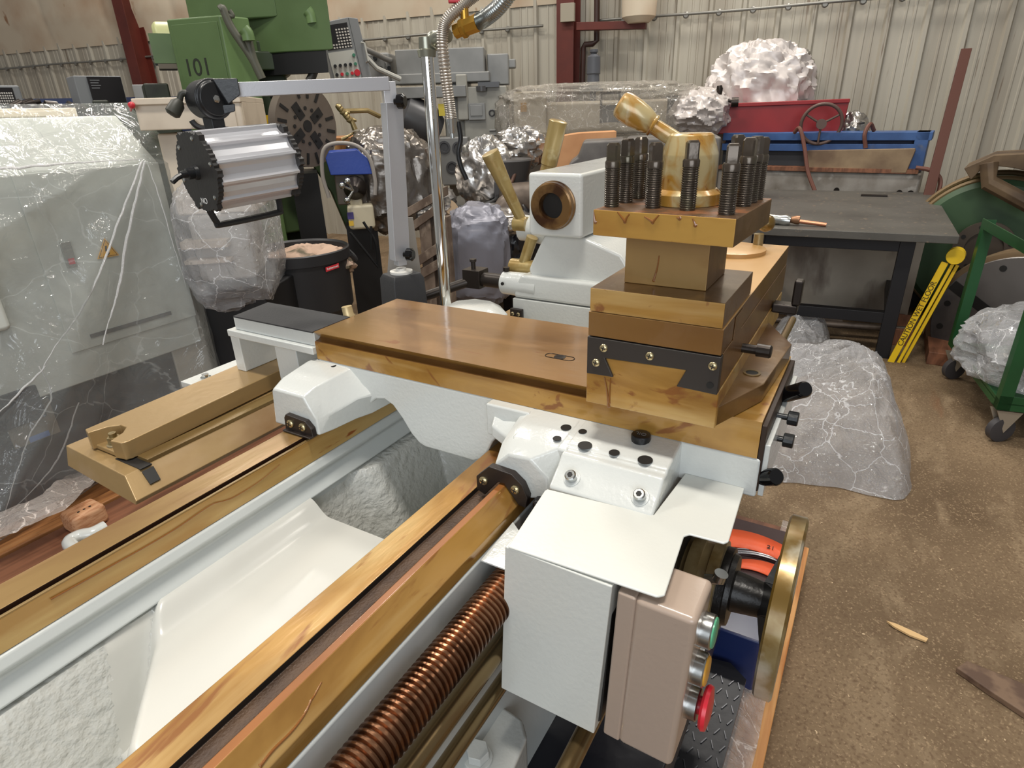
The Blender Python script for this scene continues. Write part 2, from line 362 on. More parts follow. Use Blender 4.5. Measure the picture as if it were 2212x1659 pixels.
for y in (.280, .189):
    b = B(); b.rev((.612, y, 1.064), (-.55, 0, .8), [(-.008, .0115), (.003, .0115)], 28); obj('screw_boss', b, WHITE, car, bevel=.001)
    b = B(); b.rev((.6095, y, 1.0675), (-.55, 0, .8), [(0, .0075), (.007, .0075), (.0085, .006)], 24); b.mi = 1; b.rev((.6095, y, 1.0675), (-.55, 0, .8), [(.008, .0036), (.0090, .0036)], 6)
    obj('socket_screw', b, [ZINC, HOLE], car)
# cross slide
b = B(); b.py([(.7073, 1.0992), (.7073, 1.1325), (.717, 1.1335), (.7215, 1.137), (.7090, 1.1485), (.7073, 1.1500), (.9360, 1.1500), (.922, 1.136), (.9360, 1.132), (.9360, 1.0992)], .20, .829)
base = len(b.m) - 12
for j in (1, 2): b.m[base + j] = 2
b.m[base + 5] = 1
b.box(.7073, .945, .076, .20, 1.0992, 1.1495)
cs = obj('cross_slide', b, [GOLDV, TABLE, DARKGOLD], car, bevel=0, label='oily bronze cross slide plate')
b = B()
b.tube([(.79 + .008 * math.cos(a), .385 + (.016 if math.sin(a) > 0 else -.016) + .008 * math.sin(a), 1.1502) for a in [(k + .5) * math.pi / 12 for k in range(25)]], .0007, 6)
b.rev((.79, .385, 1.1495), (0, 0, 1), [(0, .009), (.0012, .009), (.0016, .006)], 24)
obj('oil_plug', b, DKSTEEL, car)
# rear way wiper and screws
WIP = mat('black_wiper', (40, 32, 28), .4, 0, (80, .2))
b = B(); b.loft([[(x, y, z) for y, z in ((.820, 1.0062), (.818, 1.030), (.813, 1.037), (.766, 1.034), (.754, 1.022), (.753, 1.0062))] for x in (.605, .615)])
b.box(.598, .612, .753, .820, 1.0062, 1.009)
wp = obj('way_wiper', b, WIP, car, bevel=.0015, label='black wiper on the rear way')
for y in (.803, .774):
    b = B(); screw(b, (.605, y, 1.022), (-1, 0, .05), .0072, .0045); obj('screw', b, SCREWM, wp)
b = B(); fw_out = [(.424, 1.008), (.424, 1.030), (.402, 1.052), (.366, 1.050), (.350, 1.038), (.342, 1.020), (.345, 1.002), (.3565, 1.003), (.378, 1.031), (.388, 1.031), (.411, 1.003)]
b.loft([[(x, y, z) for y, z in fw_out] for x in (.603, .615)])
wp = obj('way_wiper', b, WIP, car, bevel=.0012, label='black eight-sided wiper over the front V way')
for y, z in ((.411, 1.027), (.360, 1.028)):
    b = B(); screw(b, (.603, y, z), (-1, 0, .05), .0065, .0045); obj('screw', b, SCREWM, wp)
# splash guard: plate on top of the white box
b = B()
pl = [(.468, .292), (.472, .122), (.478, .116), (.578, .125), (.584, .120), (.586, .083), (.592, .079), (.7073, .085), (.7073, .16), (.60, .168), (.59, .305), (.585, .306)]
b.pz(pl, 1.051, 1.054)
b.slab([(.4685, .296, 1.052), (.4685, .168, 1.049), (.4685, .182, .817), (.4685, .311, .819)], (.075, 0, 0))
obj('splash_guard', b, mat('satin_white_sheet', (218, 219, 212), .34, 0, (150, .12), None, coat=.4), car, bevel=.0025, seg=3, label='white sheet metal guard box with notched top plate')
b = B(); b.slab([(.50, .352, .985), (.50, .30, .985), (.54, .30, .99), (.58, .352, .99)], (0, 0, .002)); obj('screw_shield', b, WHITE, car)
# apron with handwheel
b = B(); b.box(.60, .78, .135, .335, .70, 1.02); obj('apron', b, mat('apron_black', (26, 24, 24), .4, .1), car, bevel=.006)  # black colour carries the shade in the gap below the saddle
b = B(); b.rev((.65, .14, .938), (0, -1, 0), [(-.05, .048), (.010, .050), (.011, .056), (.026, .057), (.027, .054), (.036, .054), (.037, .058), (.050, .058), (.051, .053)], 64)
obj('hub_dial', b, mat('oily_dial', (158, 138, 98), .32, .4, None, [((116, 92, 50), 20, .45, .6)], coat=.4), car, ang=25, label='oily graduated dial ring')
b = B(); b.rev((.65, .089, .938), (0, -1, 0), [(0, .052), (.009, .052), (.010, .046), (.016, .044), (.017, .026), (.066, .020)], 48)
obj('hub', b, mat('black_hub', (22, 20, 19), .35, .3, (90, .4)), car)
b = B(); b.rev((.65, .0165, .940), (0, -1, 0), [(-.009, .096), (-.0105, .099), (-.0105, .107), (-.008, .1105), (.008, .1105), (.0105, .107), (.0105, .099), (.009, .096), (-.009, .096)], 96, cap=False)
b.mi = 1
for k in range(3):
    a = k * 2.094 + .35; c, s_ = math.cos(a), math.sin(a); u = Vector((c, 0, s_)); w_ = Vector((-s_, 0, c))
    b.loft([[Vector((.65, .030, .940)) + u * .012 + w_ * i * .020 + Vector((0, j * .010, 0)) for i, j in ((-1, -1), (1, -1), (1, 1), (-1, 1))], [Vector((.65, .0165, .940)) + u * .099 + w_ * i * .013 + Vector((0, j * .006, 0)) for i, j in ((-1, -1), (1, -1), (1, 1), (-1, 1))]])
RIM = mat('mottled_handwheel_rim', (146, 130, 92), .32, .45, None, [((112, 86, 34), 18, .45, .60), ((190, 184, 166), 13, .56, .68)], coat=.4)
obj('handwheel', b, [RIM, BLKPL], car, ang=35, label='large mottled handwheel rim with black spokes')
b = B(); b.cyl((.60, .10, .985), (.60, .085, .99), .006); b.cyl((.60, .085, .99), (.60, .083, 1.0), .008); obj('oil_nipple', b, ZINC, car)
# right end plate, knobs and black levers
b = B(); b.box(.709, .945, .0695, .076, 1.052, 1.1445); obj('end_wiper_strip', b, mat('rusty_black_strip', (52, 38, 30), .5, .2), car, bevel=.001)
b = B(); b.box(.712, .95, .063, .0695, 1.045, 1.118); obj('dial_plate', b, WHITE, car, bevel=.001)
for x, y, z in ((.798, .048, 1.119), (.784, .048, 1.093)):
    b = B(); b.cyl((x, .076, z), (x, y + .006, z), .004); b.rev((x, y + .008, z), (0, -1, 0), [(0, .0085), (.001, .0095), (.012, .0095), (.013, .0085)], 14); obj('knurled_knob', b, BLKPL, car, ang=20)
for p0, p1 in (((.90, .10, 1.09), (.81, .042, 1.158)), ((.765, .10, 1.03), (.70, .050, 1.085))):
    b = B(); d = (Vector(p1) - Vector(p0)); l = d.length
    b.rev(p0, d, [(0, .0105), (l - .003, .0108), (l, .009)], 32); obj('lever_knob', b, mat('gloss_black', (14, 14, 16), .1), car)
# rear chip guard with black rubber top, bracket arms
b = B(); b.box(.709, .799, .83, 1.05, 1.122, 1.1485); b.box(.700, .80, .83, 1.066, 1.108, 1.122)
b.box(.704, .80, 1.040, 1.066, 1.035, 1.108); b.box(.72, .80, .90, .96, 1.02, 1.108)
obj('rear_guard', b, WHITE, car, bevel=.002, label='white rear guard bracket')
b = B(); b.slab([(.705, .829, 1.1485), (.705, 1.043, 1.1485), (.800, 1.058, 1.1485), (.800, .829, 1.1485)], (0, 0, .0025)); obj('rubber_cover', b, mat('matte_black_rubber', (46, 46, 48), .7, 0, (250, .3), ((66, 66, 68), 6, .55, .75)), car)
b = B(); b.box(.62, .82, 1.075, 1.13, 1.018, 1.030); obj('rear_arm', b, WHITE, car, bevel=.001)
b = B(); b.rev((.655, 1.10, 1.030), (0, 0, 1), [(0, .010), (.002, .010), (.003, .0065), (.008, .0065)], 24); obj('hex_bolt', b, ZINC, car)
b = B(); b.rev((.815, .845, 1.13), (0, .15, 1), [(0, .014), (.012, .014), (.02, .010), (.035, .010)], 20); obj('oil_fitting', b, mat('pale_brass', (208, 186, 140), .4, .4), car)
b = B(); b.rev((1.10, .76, 1.02), (0, 0, 1), [(0, .085), (.06, .085), (.078, .055), (.079, 0.001)], 8, ph=.5); obj('rear_cover', b, WHITE, car, bevel=.004)

# ---- compound rest
cmp_ = thing('compound_rest', 'stepped greased compound rest with black dovetail wiper on its end face', 'compound rest', (.90, .2, 1.15))
b = B(); b.pz([(.690, .128), (.667, .124), (.764, .087), (.927, .0765), (1.03, .13), (1.03, .28), (.93, .32), (.77, .32), (.69, .29)], 1.1502, 1.175)
SWV = mat('greased_swivel_top', (110, 80, 42), .32, .3, (60, .2), [((84, 56, 28), 8, .4, .65), ((146, 112, 62), 20, .6, .8)], coat=.4)
obj('swivel_base', b, SWV, cmp_, bevel=.001)
for x, y in ((.792, .107), ):
    b = B(); b.rev((x, y, 1.1752), (0, 0, 1), [(0, .011), (.0012, .011), (.0012, .008), (.0001, .008)], 28); b.mi = 1; b.rev((x, y, 1.1752), (0, 0, 1), [(0, .0075), (.0006, .0075)], 24); obj('oil_cup', b, [DULL, HOLE], cmp_)
b = B()
b.loft([[(x, y, z) for y, z in ((.286, 1.1502), (.286, 1.1945), (.2515, 1.1945), (.2625, 1.2155), (.1585, 1.2185), (.168, 1.1965), (.122, 1.1965), (.122, 1.1502))] for x in (.664, 1.13)])
obj('slide_base', b, GOLDV, cmp_, bevel=.0015)
b = B()
b.loft([[(x, y, z) for y, z in ((.2845, 1.1955), (.2845, 1.2425), (.123, 1.2425), (.123, 1.1975), (.1665, 1.1975), (.1570, 1.2205), (.264, 1.2175), (.2535, 1.1955))] for x in (.672, 1.14)])
obj('slide_body', b, DARKGOLD, cmp_, bevel=.001)
b = B()
b.loft([[(x, y, z) for y, z in ((.2845, 1.192), (.2845, 1.2415), (.123, 1.2415), (.123, 1.1950), (.170, 1.1965), (.1605, 1.2190), (.2605, 1.2165), (.249, 1.193))] for x in (.6605, .672)])
wp = obj('dovetail_wiper', b, mat('black_dovetail_wiper', (48, 42, 38), .45, 0, (60, .2)), cmp_, bevel=.0012, label='black dovetail wiper plate')
for y, z in ((.262, 1.230), (.2715, 1.209), (.204, 1.2295), (.131, 1.230)):
    b = B(); screw(b, (.6605, y, z), (-1, 0, .04), .0050, .0035); obj('screw', b, SCREWM, wp)
b = B(); b.rev((.6604, .132, 1.206), (-1, 0, 0), [(0, .004), (.0006, .004)], 16); obj('screw_hole', b, HOLE, wp)
b = B(); b.box(.661, 1.142, .1238, .2835, 1.2430, 1.2735)
b.m[1] = 1; b.m[2] = 2; b.m[4] = 0
TANT = mat('tan_greased_top', (186, 146, 92), .4, .1, None, ((170, 128, 74), 6, .4, .7), coat=.2)
obj('top_slide', b, [mat('bronze_slide_face', (134, 96, 46), .38, .3, (60, .2), ((114, 76, 32), 8, .4, .7, (1, .3, 1)), coat=.4), TANT, DARKGOLD], cmp_, bevel=.0008, label='long tan-topped top slide')
b = B(); b.box(.661, .815, .1255, .282, 1.2745, 1.3030)
b.m[1] = 1; b.m[2] = 2
obj('slide_plate', b, [GOLDV, SWV, DARKGOLD], cmp_, bevel=.0008)
b = B(); b.box(.720, .764, .1226, .1236, 1.241, 1.2705); obj('side_pocket', b, DARKGOLD, cmp_, bevel=.0006)
b = B(); b.rev((.792, .123, 1.208), (0, -1, 0), [(0, .006), (.018, .006), (.018, .0085), (.034, .0085), (.036, .007)], 16); obj('gib_screw', b, DKSTEEL, cmp_, ang=20)
b = B(); b.box(1.02, 1.045, .085, .1225, 1.190, 1.205); b.box(1.02, 1.04, .082, .095, 1.205, 1.245); obj('stop_bracket', b, DKSTEEL, cmp_, bevel=.003)
b = B(); b.rev((1.06, .2, 1.2737), (0, 0, 1), [(0, .052), (.006, .052), (.007, .049)], 48); obj('index_ring', b, TANT, cmp_)
b = B(); q0 = PX(1640, 505, 1.10); q1 = PX(1655, 482, 1.12)
b.cyl((q0.x, q0.y, 1.274), q0, .008); b.ball(q1, .0145, 24, 16); obj('ball_handle', b, RIM, cmp_)

# ---- tool post
tp = thing('tool_post', 'square four-way tool post in dripping gold grease with a tilted lock handle', 'tool post', (.745, .2, 1.3031))
b = B(); b.box(.700, .793, .156, .2545, 1.3031, 1.3660)
b.m[2] = 1
obj('core_block', b, [mat('greased_core', (158, 126, 76), .36, .2, (50, .2), [((126, 82, 34), 7, .5, .7, (1, .6, 1.2), .8), ((170, 134, 84), 26, .5, .7, (1, .1, 1))], coat=.4), DARKGOLD], tp, bevel=.001)
b = B(); b.pz([(.658, .2795), (.646, .1215), (.803, .1135), (.815, .2725)], 1.3656, 1.3944)
DUSTY = mat('dusty_greased_top', (92, 66, 42), .5, .2, (120, .5), [((140, 88, 52), 25, .5, .62), ((60, 44, 28), 9, .45, .65)])
b.m[-1] = 1; b.m[1] = 2
TPF = mat('golden_drip_face', (190, 146, 68), .34, .2, (50, .2, (1, .2, 1)), [((162, 112, 44), 9, .45, .65, (1, .4, 1.3), 1.2), ((116, 60, 18), 24, .66, .69, (1, 1, .55), 1.2)], coat=.5)
obj('top_block', b, [TPF, DUSTY, DARKGOLD], tp, bevel=.0012, label='square golden top block with dark oil drips')
hx, hy = .735, .197
b = B(); b.rev((hx, hy, 1.3946), (0, 0, 1), [(0, .039), (.012, .039), (.017, .033)], 48)
b.rev((hx, hy, 1.4110), (0, 0, 1), [(0, .0315), (.036, .0315), (.038, .0312), (.057, .0245), (.059, .0215)], 56)
HUB = mat('greased_hub', (192, 172, 124), .28, .15, (40, .2), [((176, 130, 56), 26, .46, .58, (1, 1, .7), 1.2), ((210, 200, 172), 34, .60, .72, (1, 1, .4), .6), ((140, 80, 30), 30, .62, .68, (1, 1, .6), 1.8)], coat=.6)
obj('clamp_hub', b, HUB, tp, bevel=.0006, ang=25)
h0 = Vector((hx, hy + .012, 1.459)); h1 = PX(1337, 222, .715); d = h1 - h0; l = d.length
b = B(); b.rev(h0, d, [(0, .0095), (l * .42, .0085), (l * .425, .0115), (l * .45, .0122), (l * .47, .0108), (l * .50, .0120), (l * .60, .0142), (l * .74, .0156), (l * .90, .0156), (l * .97, .0142), (l, .0110)], 40)
obj('lock_handle', b, HUB, tp, ang=30)
scr = [(.684, .268), (.721, .265), (.758, .262), (.690, .2215), (.686, .1815), (.671, .137), (.733, .133), (.762, .1315), (.790, .130), (.795, .158), (.798, .235)]
SCRM = mat('greasy_black_screw', (84, 74, 64), .26, .6, (50, .4), ((86, 80, 62), 30, .55, .7), coat=.3)
for i, (x, y) in enumerate(scr):
    b = B(); z0 = 1.3946; hh = .0405 + (i * 37 % 5) * .0007; prof = [(0, .0080)]; z = .001
    while z < hh: prof += [(z, .0080), (z + .0007, .0088), (z + .0013, .0088), (z + .0020, .0080)]; z += .0024
    b.rev((x, y, z0), (0, 0, 1), prof, 24)
    b.rev((x, y, z0 + z), (0, 0, 1), [(0, .0088), (.006, .0090), (.008, .0080)], 24)
    R_ = Matrix.Rotation(i * 1.3, 3, 'Z')
    a = .0064
    b.loft([[Vector((x, y, z0 + z + t)) + R_ @ Vector((i_ * s_, j_ * s_, 0)) for i_, j_ in ((-1, -.72), (-.72, -1), (.72, -1), (1, -.72), (1, .72), (.72, 1), (-.72, 1), (-1, .72))] for t, s_ in ((.007, a), (.0235, a), (.0262, a * .72))])
    obj('clamp_screw', b, SCRM, tp, ang=35)

DRIP = mat('brown_oil_drip', (132, 82, 34), .12, 0, None, None, coat=.8)
def drip(pts_, parent, plane, w=.0022):  # pts_ are image pixels, cast onto the face by plane
    # a run of oil that has dried in place: a thin tapering bead ending in a drop
    b = B(); P_ = [plane(x, y) for x, y in pts_]; n_ = len(P_)
    ps = spline(P_, 6); m_ = len(ps); b.tube([p + Vector((-.0002, 0, 0)) for p in ps], [w * (.45 + .55 * i / m_) for i in range(m_)], 8)
    b.ball(ps[-1], w * 1.3, 10, 8, (.35, 1, 1.1)); b.v = [(v[0], v[1], v[2]) for v in b.v]
    obj('oil_drip', b, DRIP, parent)
def tpf(x, y):
    d = ray(x, y); n_ = Vector((-1, .0759, 0)).normalized(); o_ = Vector((.6578, .2795, 1.38)); return CAM + d * ((o_ - CAM).dot(n_) / d.dot(n_))
for q in (((1334, 458), (1342, 468), (1350, 478)), ((1360, 462), (1354, 470), (1350, 479)), ((1392, 468), (1402, 474), (1410, 479)), ((1424, 464), (1416, 473), (1410, 480)), ((1496, 472), (1500, 480), (1502, 487)), ((1283, 458), (1284, 470), (1286, 480)), ((1462, 470), (1468, 472))): drip(q, tp, tpf, .0016)
for q in (((1424, 552), (1420, 578), (1412, 606)),): drip(q, tp, lambda x, y: PX(x, y, .6998), .0014)
for q in (((1306, 815), (1311, 840), (1315, 878)), ((1319, 818), (1317, 845), (1316, 870))): drip(q, cmp_, lambda x, y: PX(x, y, .6638), .0016)
def vface(x, y):
    d = ray(x, y); n_ = Vector((0, -.766, .643)); o_ = Vector((0, .378, 1.028)); return CAM + d * ((o_ - CAM).dot(n_) / d.dot(n_))
drip(((605, 1003), (560, 1040), (509, 1072), (484, 1082), (454, 1092), (383, 1140), (323, 1176), (257, 1213), (180, 1256), (111, 1294)), bed, lambda x, y: PY(x, y, .7596), .0012)
drip(((695, 1473), (680, 1501), (672, 1513), (661, 1537), (646, 1560), (625, 1585), (589, 1621), (562, 1655)), bed, vface, .0016)
# ---- tailstock
ts = thing('tailstock', 'white tailstock with a dark empty quill bore and three gold clamp levers', 'tailstock', (1.4, .62, 1.005))
b = B()
b.px([(.684, 1.372), (.554, 1.372), (.552, 1.236), (.684, 1.236)], 1.24, 1.85)
b.px([(.655, 1.237), (.565, 1.237), (.47, 1.205), (.45, 1.18), (.45, 1.110), (.68, 1.110), (.70, 1.150), (.672, 1.205)], 1.262, 1.82)
b.px([(.71, 1.14), (.52, 1.14), (.44, 1.14), (.44, 1.083), (.731, 1.083), (.731, 1.110)], 1.243, 1.84)
obj('tailstock_body', b, WHITE, ts, bevel=.008, seg=3)
b = B(); b.box(1.242, 1.84, .44, .733, 1.0055, 1.0815); obj('tailstock_base', b, WHITE, ts, bevel=.002)
BRQ = mat('bronze_quill', (128, 96, 56), .28, .6, None, [((74, 46, 24), 18, .45, .6), ((178, 140, 88), 8, .6, .8)], coat=.3)
b = B(); b.rev((1.2395, .619, 1.305), (-1, 0, 0), [(-.01, .052), (.004, .052), (.006, .048), (.007, .0505), (.016, .0495), (.018, .046), (.018, .0285), (.012, .0270), (.0006, .0268)], 72, cap=False)
b.mi = 1; b.rev((1.2392, .619, 1.305), (-1, 0, 0), [(0, .0272), (.0002, .0272)], 40)
obj('quill', b, [BRQ, HOLE], ts, ang=28)
b = B(); b.box(1.232, 1.243, .703, .736, 1.035, 1.058); wp = obj('base_wiper', b, WIP, ts, bevel=.002)
for y in (.728, .712):
    b = B(); screw(b, (1.232, y, 1.046), (-1, 0, .05), .0045, .003); obj('screw', b, SCREWM, wp)
LEV = mat('greased_lever', (166, 144, 92), .3, .3, None, [((140, 112, 56), 14, .45, .65), ((190, 176, 132), 24, .6, .75)], coat=.4)
p0 = PX(1124, 470, 1.36); p1 = PX(1058, 330, 1.30)
b = B(); d = p1 - p0; l = d.length; b.rev(p0, d, [(-.01, .012), (0, .013), (l * .45, .0155), (l * .5, .0165), (l - .006, .0215), (l, .0205), (l + .0005, .017)], 32)
b.rev(PX(1122, 484, 1.36) + Vector((0, .012, 0)), (0, -1, 0), [(0, .019), (.035, .019)], 28)
obj('clamp_lever', b, LEV, ts, label='lever leaning left with a flared end')
b = B(); b.rev(PX(1128, 492, 1.38), (0, -1, 0), [(0, .032), (.03, .032), (.12, .05)], 32); obj('lever_boss', b, WHITE, ts)
p0 = PX(1180, 380, 1.45); p1 = PX(1206, 262, 1.45)
b = B(); d = p1 - p0; l = d.length; b.rev(p0, d, [(-.06, .017), (l * .2, .018), (l * .22, .0205), (l, .0225), (l + .002, .019)], 32); obj('clamp_lever', b, LEV, ts, label='upright lever behind the tailstock')
p0 = PX(1128, 578, 1.33); p1 = PX(1150, 512, 1.33)
b = B(); b.cyl(p0, p1, .0135, .0145); b.rev(p0 + Vector((0, .03, 0)), (0, -1, 0), [(0, .021), (.07, .021)], 28); obj('clamp_lever', b, LEV, ts, label='short lower lever')
b = B(); c = PX(1098, 611, 1.27); b.rev(c + Vector((0, .012, 0)), (0, -1, 0), [(0, .028), (.10, .030)], 32); obj('clamp_boss', b, WHITE, ts, bevel=.002)
b = B(); b.rev(PX(1085, 613, 1.235), (-1, 0, 0), [(-.002, .004), (.0012, .004)], 16); obj('boss_hole', b, HOLE, ts)
b = B(); c2 = PX(1060, 605, 1.27); b.cyl(c2 + Vector((0, .02, 0)), c2 + Vector((0, -.04, 0)), .018)
b.cbox(c2 + Vector((0, .045, .002)), .045, .05, .046); b.cyl(c2 + Vector((0, .05, .02)), c2 + Vector((0, .05, .042)), .006, n=16); b.rev(c2 + Vector((0, .05, .042)), (0, 0, 1), [(0, .009), (.007, .009)], 8)
b.tube([c2 + Vector((-.01, .06, -.008)), PX(930, 636, 1.20), PX(830, 668, 1.12)], .0125, 16)
obj('stop_rod', b, mat('oiled_dark_rod', (60, 54, 50), .35, .6), ts, bevel=.001)
b = B(); c3 = PX(1094, 585, 1.27); b.cyl(c3 + Vector((0, 0, -.02)), c3, .005, n=16); b.rev(c3, (0, 0, 1), [(0, .008), (.009, .008)], 14); obj('thumb_screw', b, DKSTEEL, ts)

# ---- push-button box
pb = thing('push_button_box', 'beige push button station with green, amber and red buttons beside the white guard box', 'control box', (.51, .13, .80))
BEI = mat('beige_enamel', (176, 156, 140), .3, 0, (160, .08), None, coat=.3)
BEI2 = mat('beige_enamel_lid', (190, 168, 146), .3, 0, (160, .08), None, coat=.3)
def tb(y0, y1, z0, z1, x0, x1, m_, nm, bev):
    b = B(); b.loft([[(x, y0, z1 + .001), (x, y1, z1 - .001), (x, y1 + (z1 - z0) * .040, z0 - .0015), (x, y0 + (z1 - z0) * .040, z0)] for x in (x0, x1)]); return obj(nm, b, m_, pb, bevel=bev, seg=4)
tb(.1715, .1515, 1.044, .822, .4705, .535, BEI, 'box_body', .003)
tb(.1530, .0895, 1.044, .820, .4695, .537, BEI, 'box_cover', .007)
b = B(); b.slab([(.480, .1690, 1.047), (.480, .178, .83), (.480, .186, .82), (.480, .174, 1.047)], (.05, 0, 0)); obj('gap_shade', b, BLACK, pb)  # black strip put in as the shade of the gap between the boxes
for nm, (px_, py_), c, r in (('green_button', (1503, 1360), (86, 168, 128), .0145), ('amber_button', (1484, 1440), (220, 160, 60), .0145), ('red_button', (1472, 1514), (214, 40, 56), .0145)):
    q = PX(px_, py_ - 6, .508); q.y = .0905 + (1.03 - q.z) * .040
    b = B(); b.rev(q + Vector((0, .003, 0)), (0, -1, .04), [(0, .0200), (.002, .0200), (.0025, .0185), (.024, .0185), (.0252, .0172)], 40)
    bo = obj('button_bezel', b, ZINC, pb, ang=30)
    b = B(); t = .022 if 'red' not in nm else .024
    if 'red' in nm: b.rev(q + Vector((0, .003, 0)), (0, -1, .04), [(.018, .010), (.028, .010), (.029, .0225), (.032, .0250), (.036, .0238), (.038, .014)], 48)
    else: b.rev(q + Vector((0, .003, 0)), (0, -1, .04), [(.018, .0160), (.0266, .0160), (.0272, .0148)], 40)
    obj(nm, b, mat(nm + '_plastic', c, .3), bo, ang=30)
for px_, py_ in ((1518, 1298), (1459, 1571)):
    b = B(); q = PX(px_, py_, .52); q.y = .086 + (1.03 - q.z) * .040; b.rev(q, (0, -1, 0), [(0, .003), (.002, .003)], 12); obj('cover_screw', b, ZINC, pb)

# ---- taper attachment (behind the bed)
TBAR = mat('worn_bronze_bar', (160, 132, 88), .38, .3, (60, .2), [((176, 150, 118), 6, .5, .7, (.4, 1, 1)), ((122, 84, 40), 5, .55, .75, (.4, 1, 1))], coat=.3)
ta = thing('taper_attachment', 'dull bronze guide bar with a hex nut in its slotted end, behind the lathe bed', 'taper attachment', (.6, 1.0, .965))
b = B()
b.loft([[(x0 + dx_, y, z) for (y, z), dx_ in zip(((1.125, 1.0), (.936, 1.0), (.898, .972), (.902, .964), (1.125, .964)), (.014, .006, -.006, -.006, .006))] for x0 in (.384, .83)])
obj('base_plate', b, TBAR, ta, bevel=.0015)
b = B(); b.box(.43, .82, .938, .966, 1.000, 1.007); obj('slide_strip', b, DULL, ta, bevel=.001)
b = B(); b.box(.412, .431, .930, 1.0, .9995, 1.0014); b.slab([(.412, .9285, .9965), (.431, .9285, .9965), (.426, .908, .9812), (.409, .908, .9812)], (0, -.0008, .0012)); obj('slot', b, HOLE, ta)
b = B()
th = math.radians(1.5)
b.pz([(.415, 1.078), (.410, 1.060), (.438, 1.052), (.452, 1.040), (.452, 1.022), (.438, 1.008), (.412, .998), (.416, .975), (.424, .970), (.845, .990), (.838, 1.095)], 1.003, 1.035)
b.pz([(.4155, 1.076), (.4165, .975), (.84, .992), (.838, 1.09)], 1.0015, 1.010)
obj('guide_bar', b, TBAR, ta, bevel=.002)
b = B(); b.rev((.432, 1.030, 1.010), (0, 0, 1), [(0, .013), (.003, .013)], 24); b.rev((.432, 1.030, 1.013), (0, 0, 1), [(0, .010), (.012, .010)], 6); b.rev((.432, 1.030, 1.020), (0, 0, 1), [(0, .006), (.012, .006)], 16)
obj('hex_nut', b, RIM, ta, bevel=.0008)
# ================================================================ placing helpers for the room
def frame(px, py, d, yaw=0):
    p = PD(px, py, d); f = Vector((p.x, p.y, 0)).normalized(); f = Matrix.Rotation(math.radians(yaw), 3, 'Z') @ f
    r = Vector((f.y, -f.x, 0)); M = Matrix((r, f, Vector((0, 0, 1)))).transposed().to_4x4(); M.translation = p
    k = (p - CAM).dot(fw) / FPX
    return M, k, -p.z
def crumple(p, s, a, oc=4, seed=0):
    """ridged folds"""
    q = Vector(p) * s * .8 + Vector((seed, seed * 2.3, seed * .7)); v = 0; w = 1
    for i in range(oc):
        ds = noise.voronoi(q)[0]; v += w * (1 - 1.7 * min(ds[1] - ds[0], .9)); w *= .5; q = q * 2.1 + Vector((.3, .7, .1))
    return v * a
def cpt(xf, p): return xf @ Vector(p)

# ---------------------------------------------------------------- floor and wall
FLOOR = mat('dusty_concrete', (128, 108, 84), .72, 0, (90, .9),
    [((98, 80, 60), 1.6, .36, .66, (1, 1, 1), .4), ((150, 130, 104), 4.2, .52, .80, (1, 2.2, 1), .5), ((106, 86, 66), 95, .50, .68), ((156, 134, 106), 150, .56, .70), ((208, 184, 150), 70, .72, .74), ((132, 86, 58), .9, .62, .74, (.5, 3, 1), .3)], spec=.2)
b = B(); b.box(-2.5, 12, -5, 14, -.05, 0); struct(obj('floor', b, FLOOR, smooth=False))
WT = Vector((math.cos(math.radians(99)), math.sin(math.radians(99)), 0)); WN = Vector((-WT.y, WT.x, 0))  # WN points to the camera side
WO = Vector((7.2, 0, 0))
def PWALL(px, py, off=0):
    d = ray(px, py); return CAM + d * (((WO + WN * off - CAM).dot(WN)) / d.dot(WN))
def wS(px, py): return (PWALL(px, py) - WO).dot(WT)
SID = mat('cream_siding', (178, 172, 158), .5, .05, (4, .2), [((158, 150, 136), 1.4, .45, .7, (4, 4, .3)), ((128, 114, 98), 30, .66, .72, (1, 1, .05))])
def siding(name, s0, s1, z0, z1):
    b = B(); pr = []; s = s0
    while s < s1:
        pr += [(s, 0), (s + .045, .0), (s + .062, .030), (s + .088, .030), (s + .105, 0), (s + .165, 0), (s + .172, .006), (s + .182, .006), (s + .189, 0), (s + .235, 0), (s + .242, .006), (s + .252, .006), (s + .259, 0)]; s += .305
    b.loft([[WO + WT * q - WN * (-h) + Vector((0, 0, z)) for q, h in pr] for z in (z0, z1)], cap=False, closed=False)
    return struct(obj(name, b, SID, smooth=False, thick=.004))
sc0 = wS(1236, 100)
siding('wall_back', -5.0, sc0, 0, 5)
siding('wall_rear', sc0 + .02, 14.5, 0, 2.56)
INS = mat('vinyl_insulation', (206, 192, 170), .55, 0, (5, .5), [((186, 160, 134), 1.5, .45, .7), ((150, 110, 76), 5, .70, .76, (1, 1, .5))])
b = B()
def insf(u, v):
    s = sc0 + .05 + u * (14.3 - sc0); z = 2.48 + v * 2.5; ph = (s % 1.22) / 1.22
    h = .05 + .05 * math.sin(math.pi * ph) ** .35 + .012 * noise.noise(Vector((s * 2, z * 1.5, 0))) + .006 * crumple((s, z, 0), 1.6, .6, 3)
    h *= min(1, .25 + v * 5)
    return WO + WT * s + WN * h + Vector((0, 0, z))
b.grid(insf, 260, 40)
struct(obj('wall_insulation', b, INS))
RED = mat('oxide_red_steel', (98, 40, 30), .5, .1, (8, .2), ((78, 30, 24), 3, .4, .7))
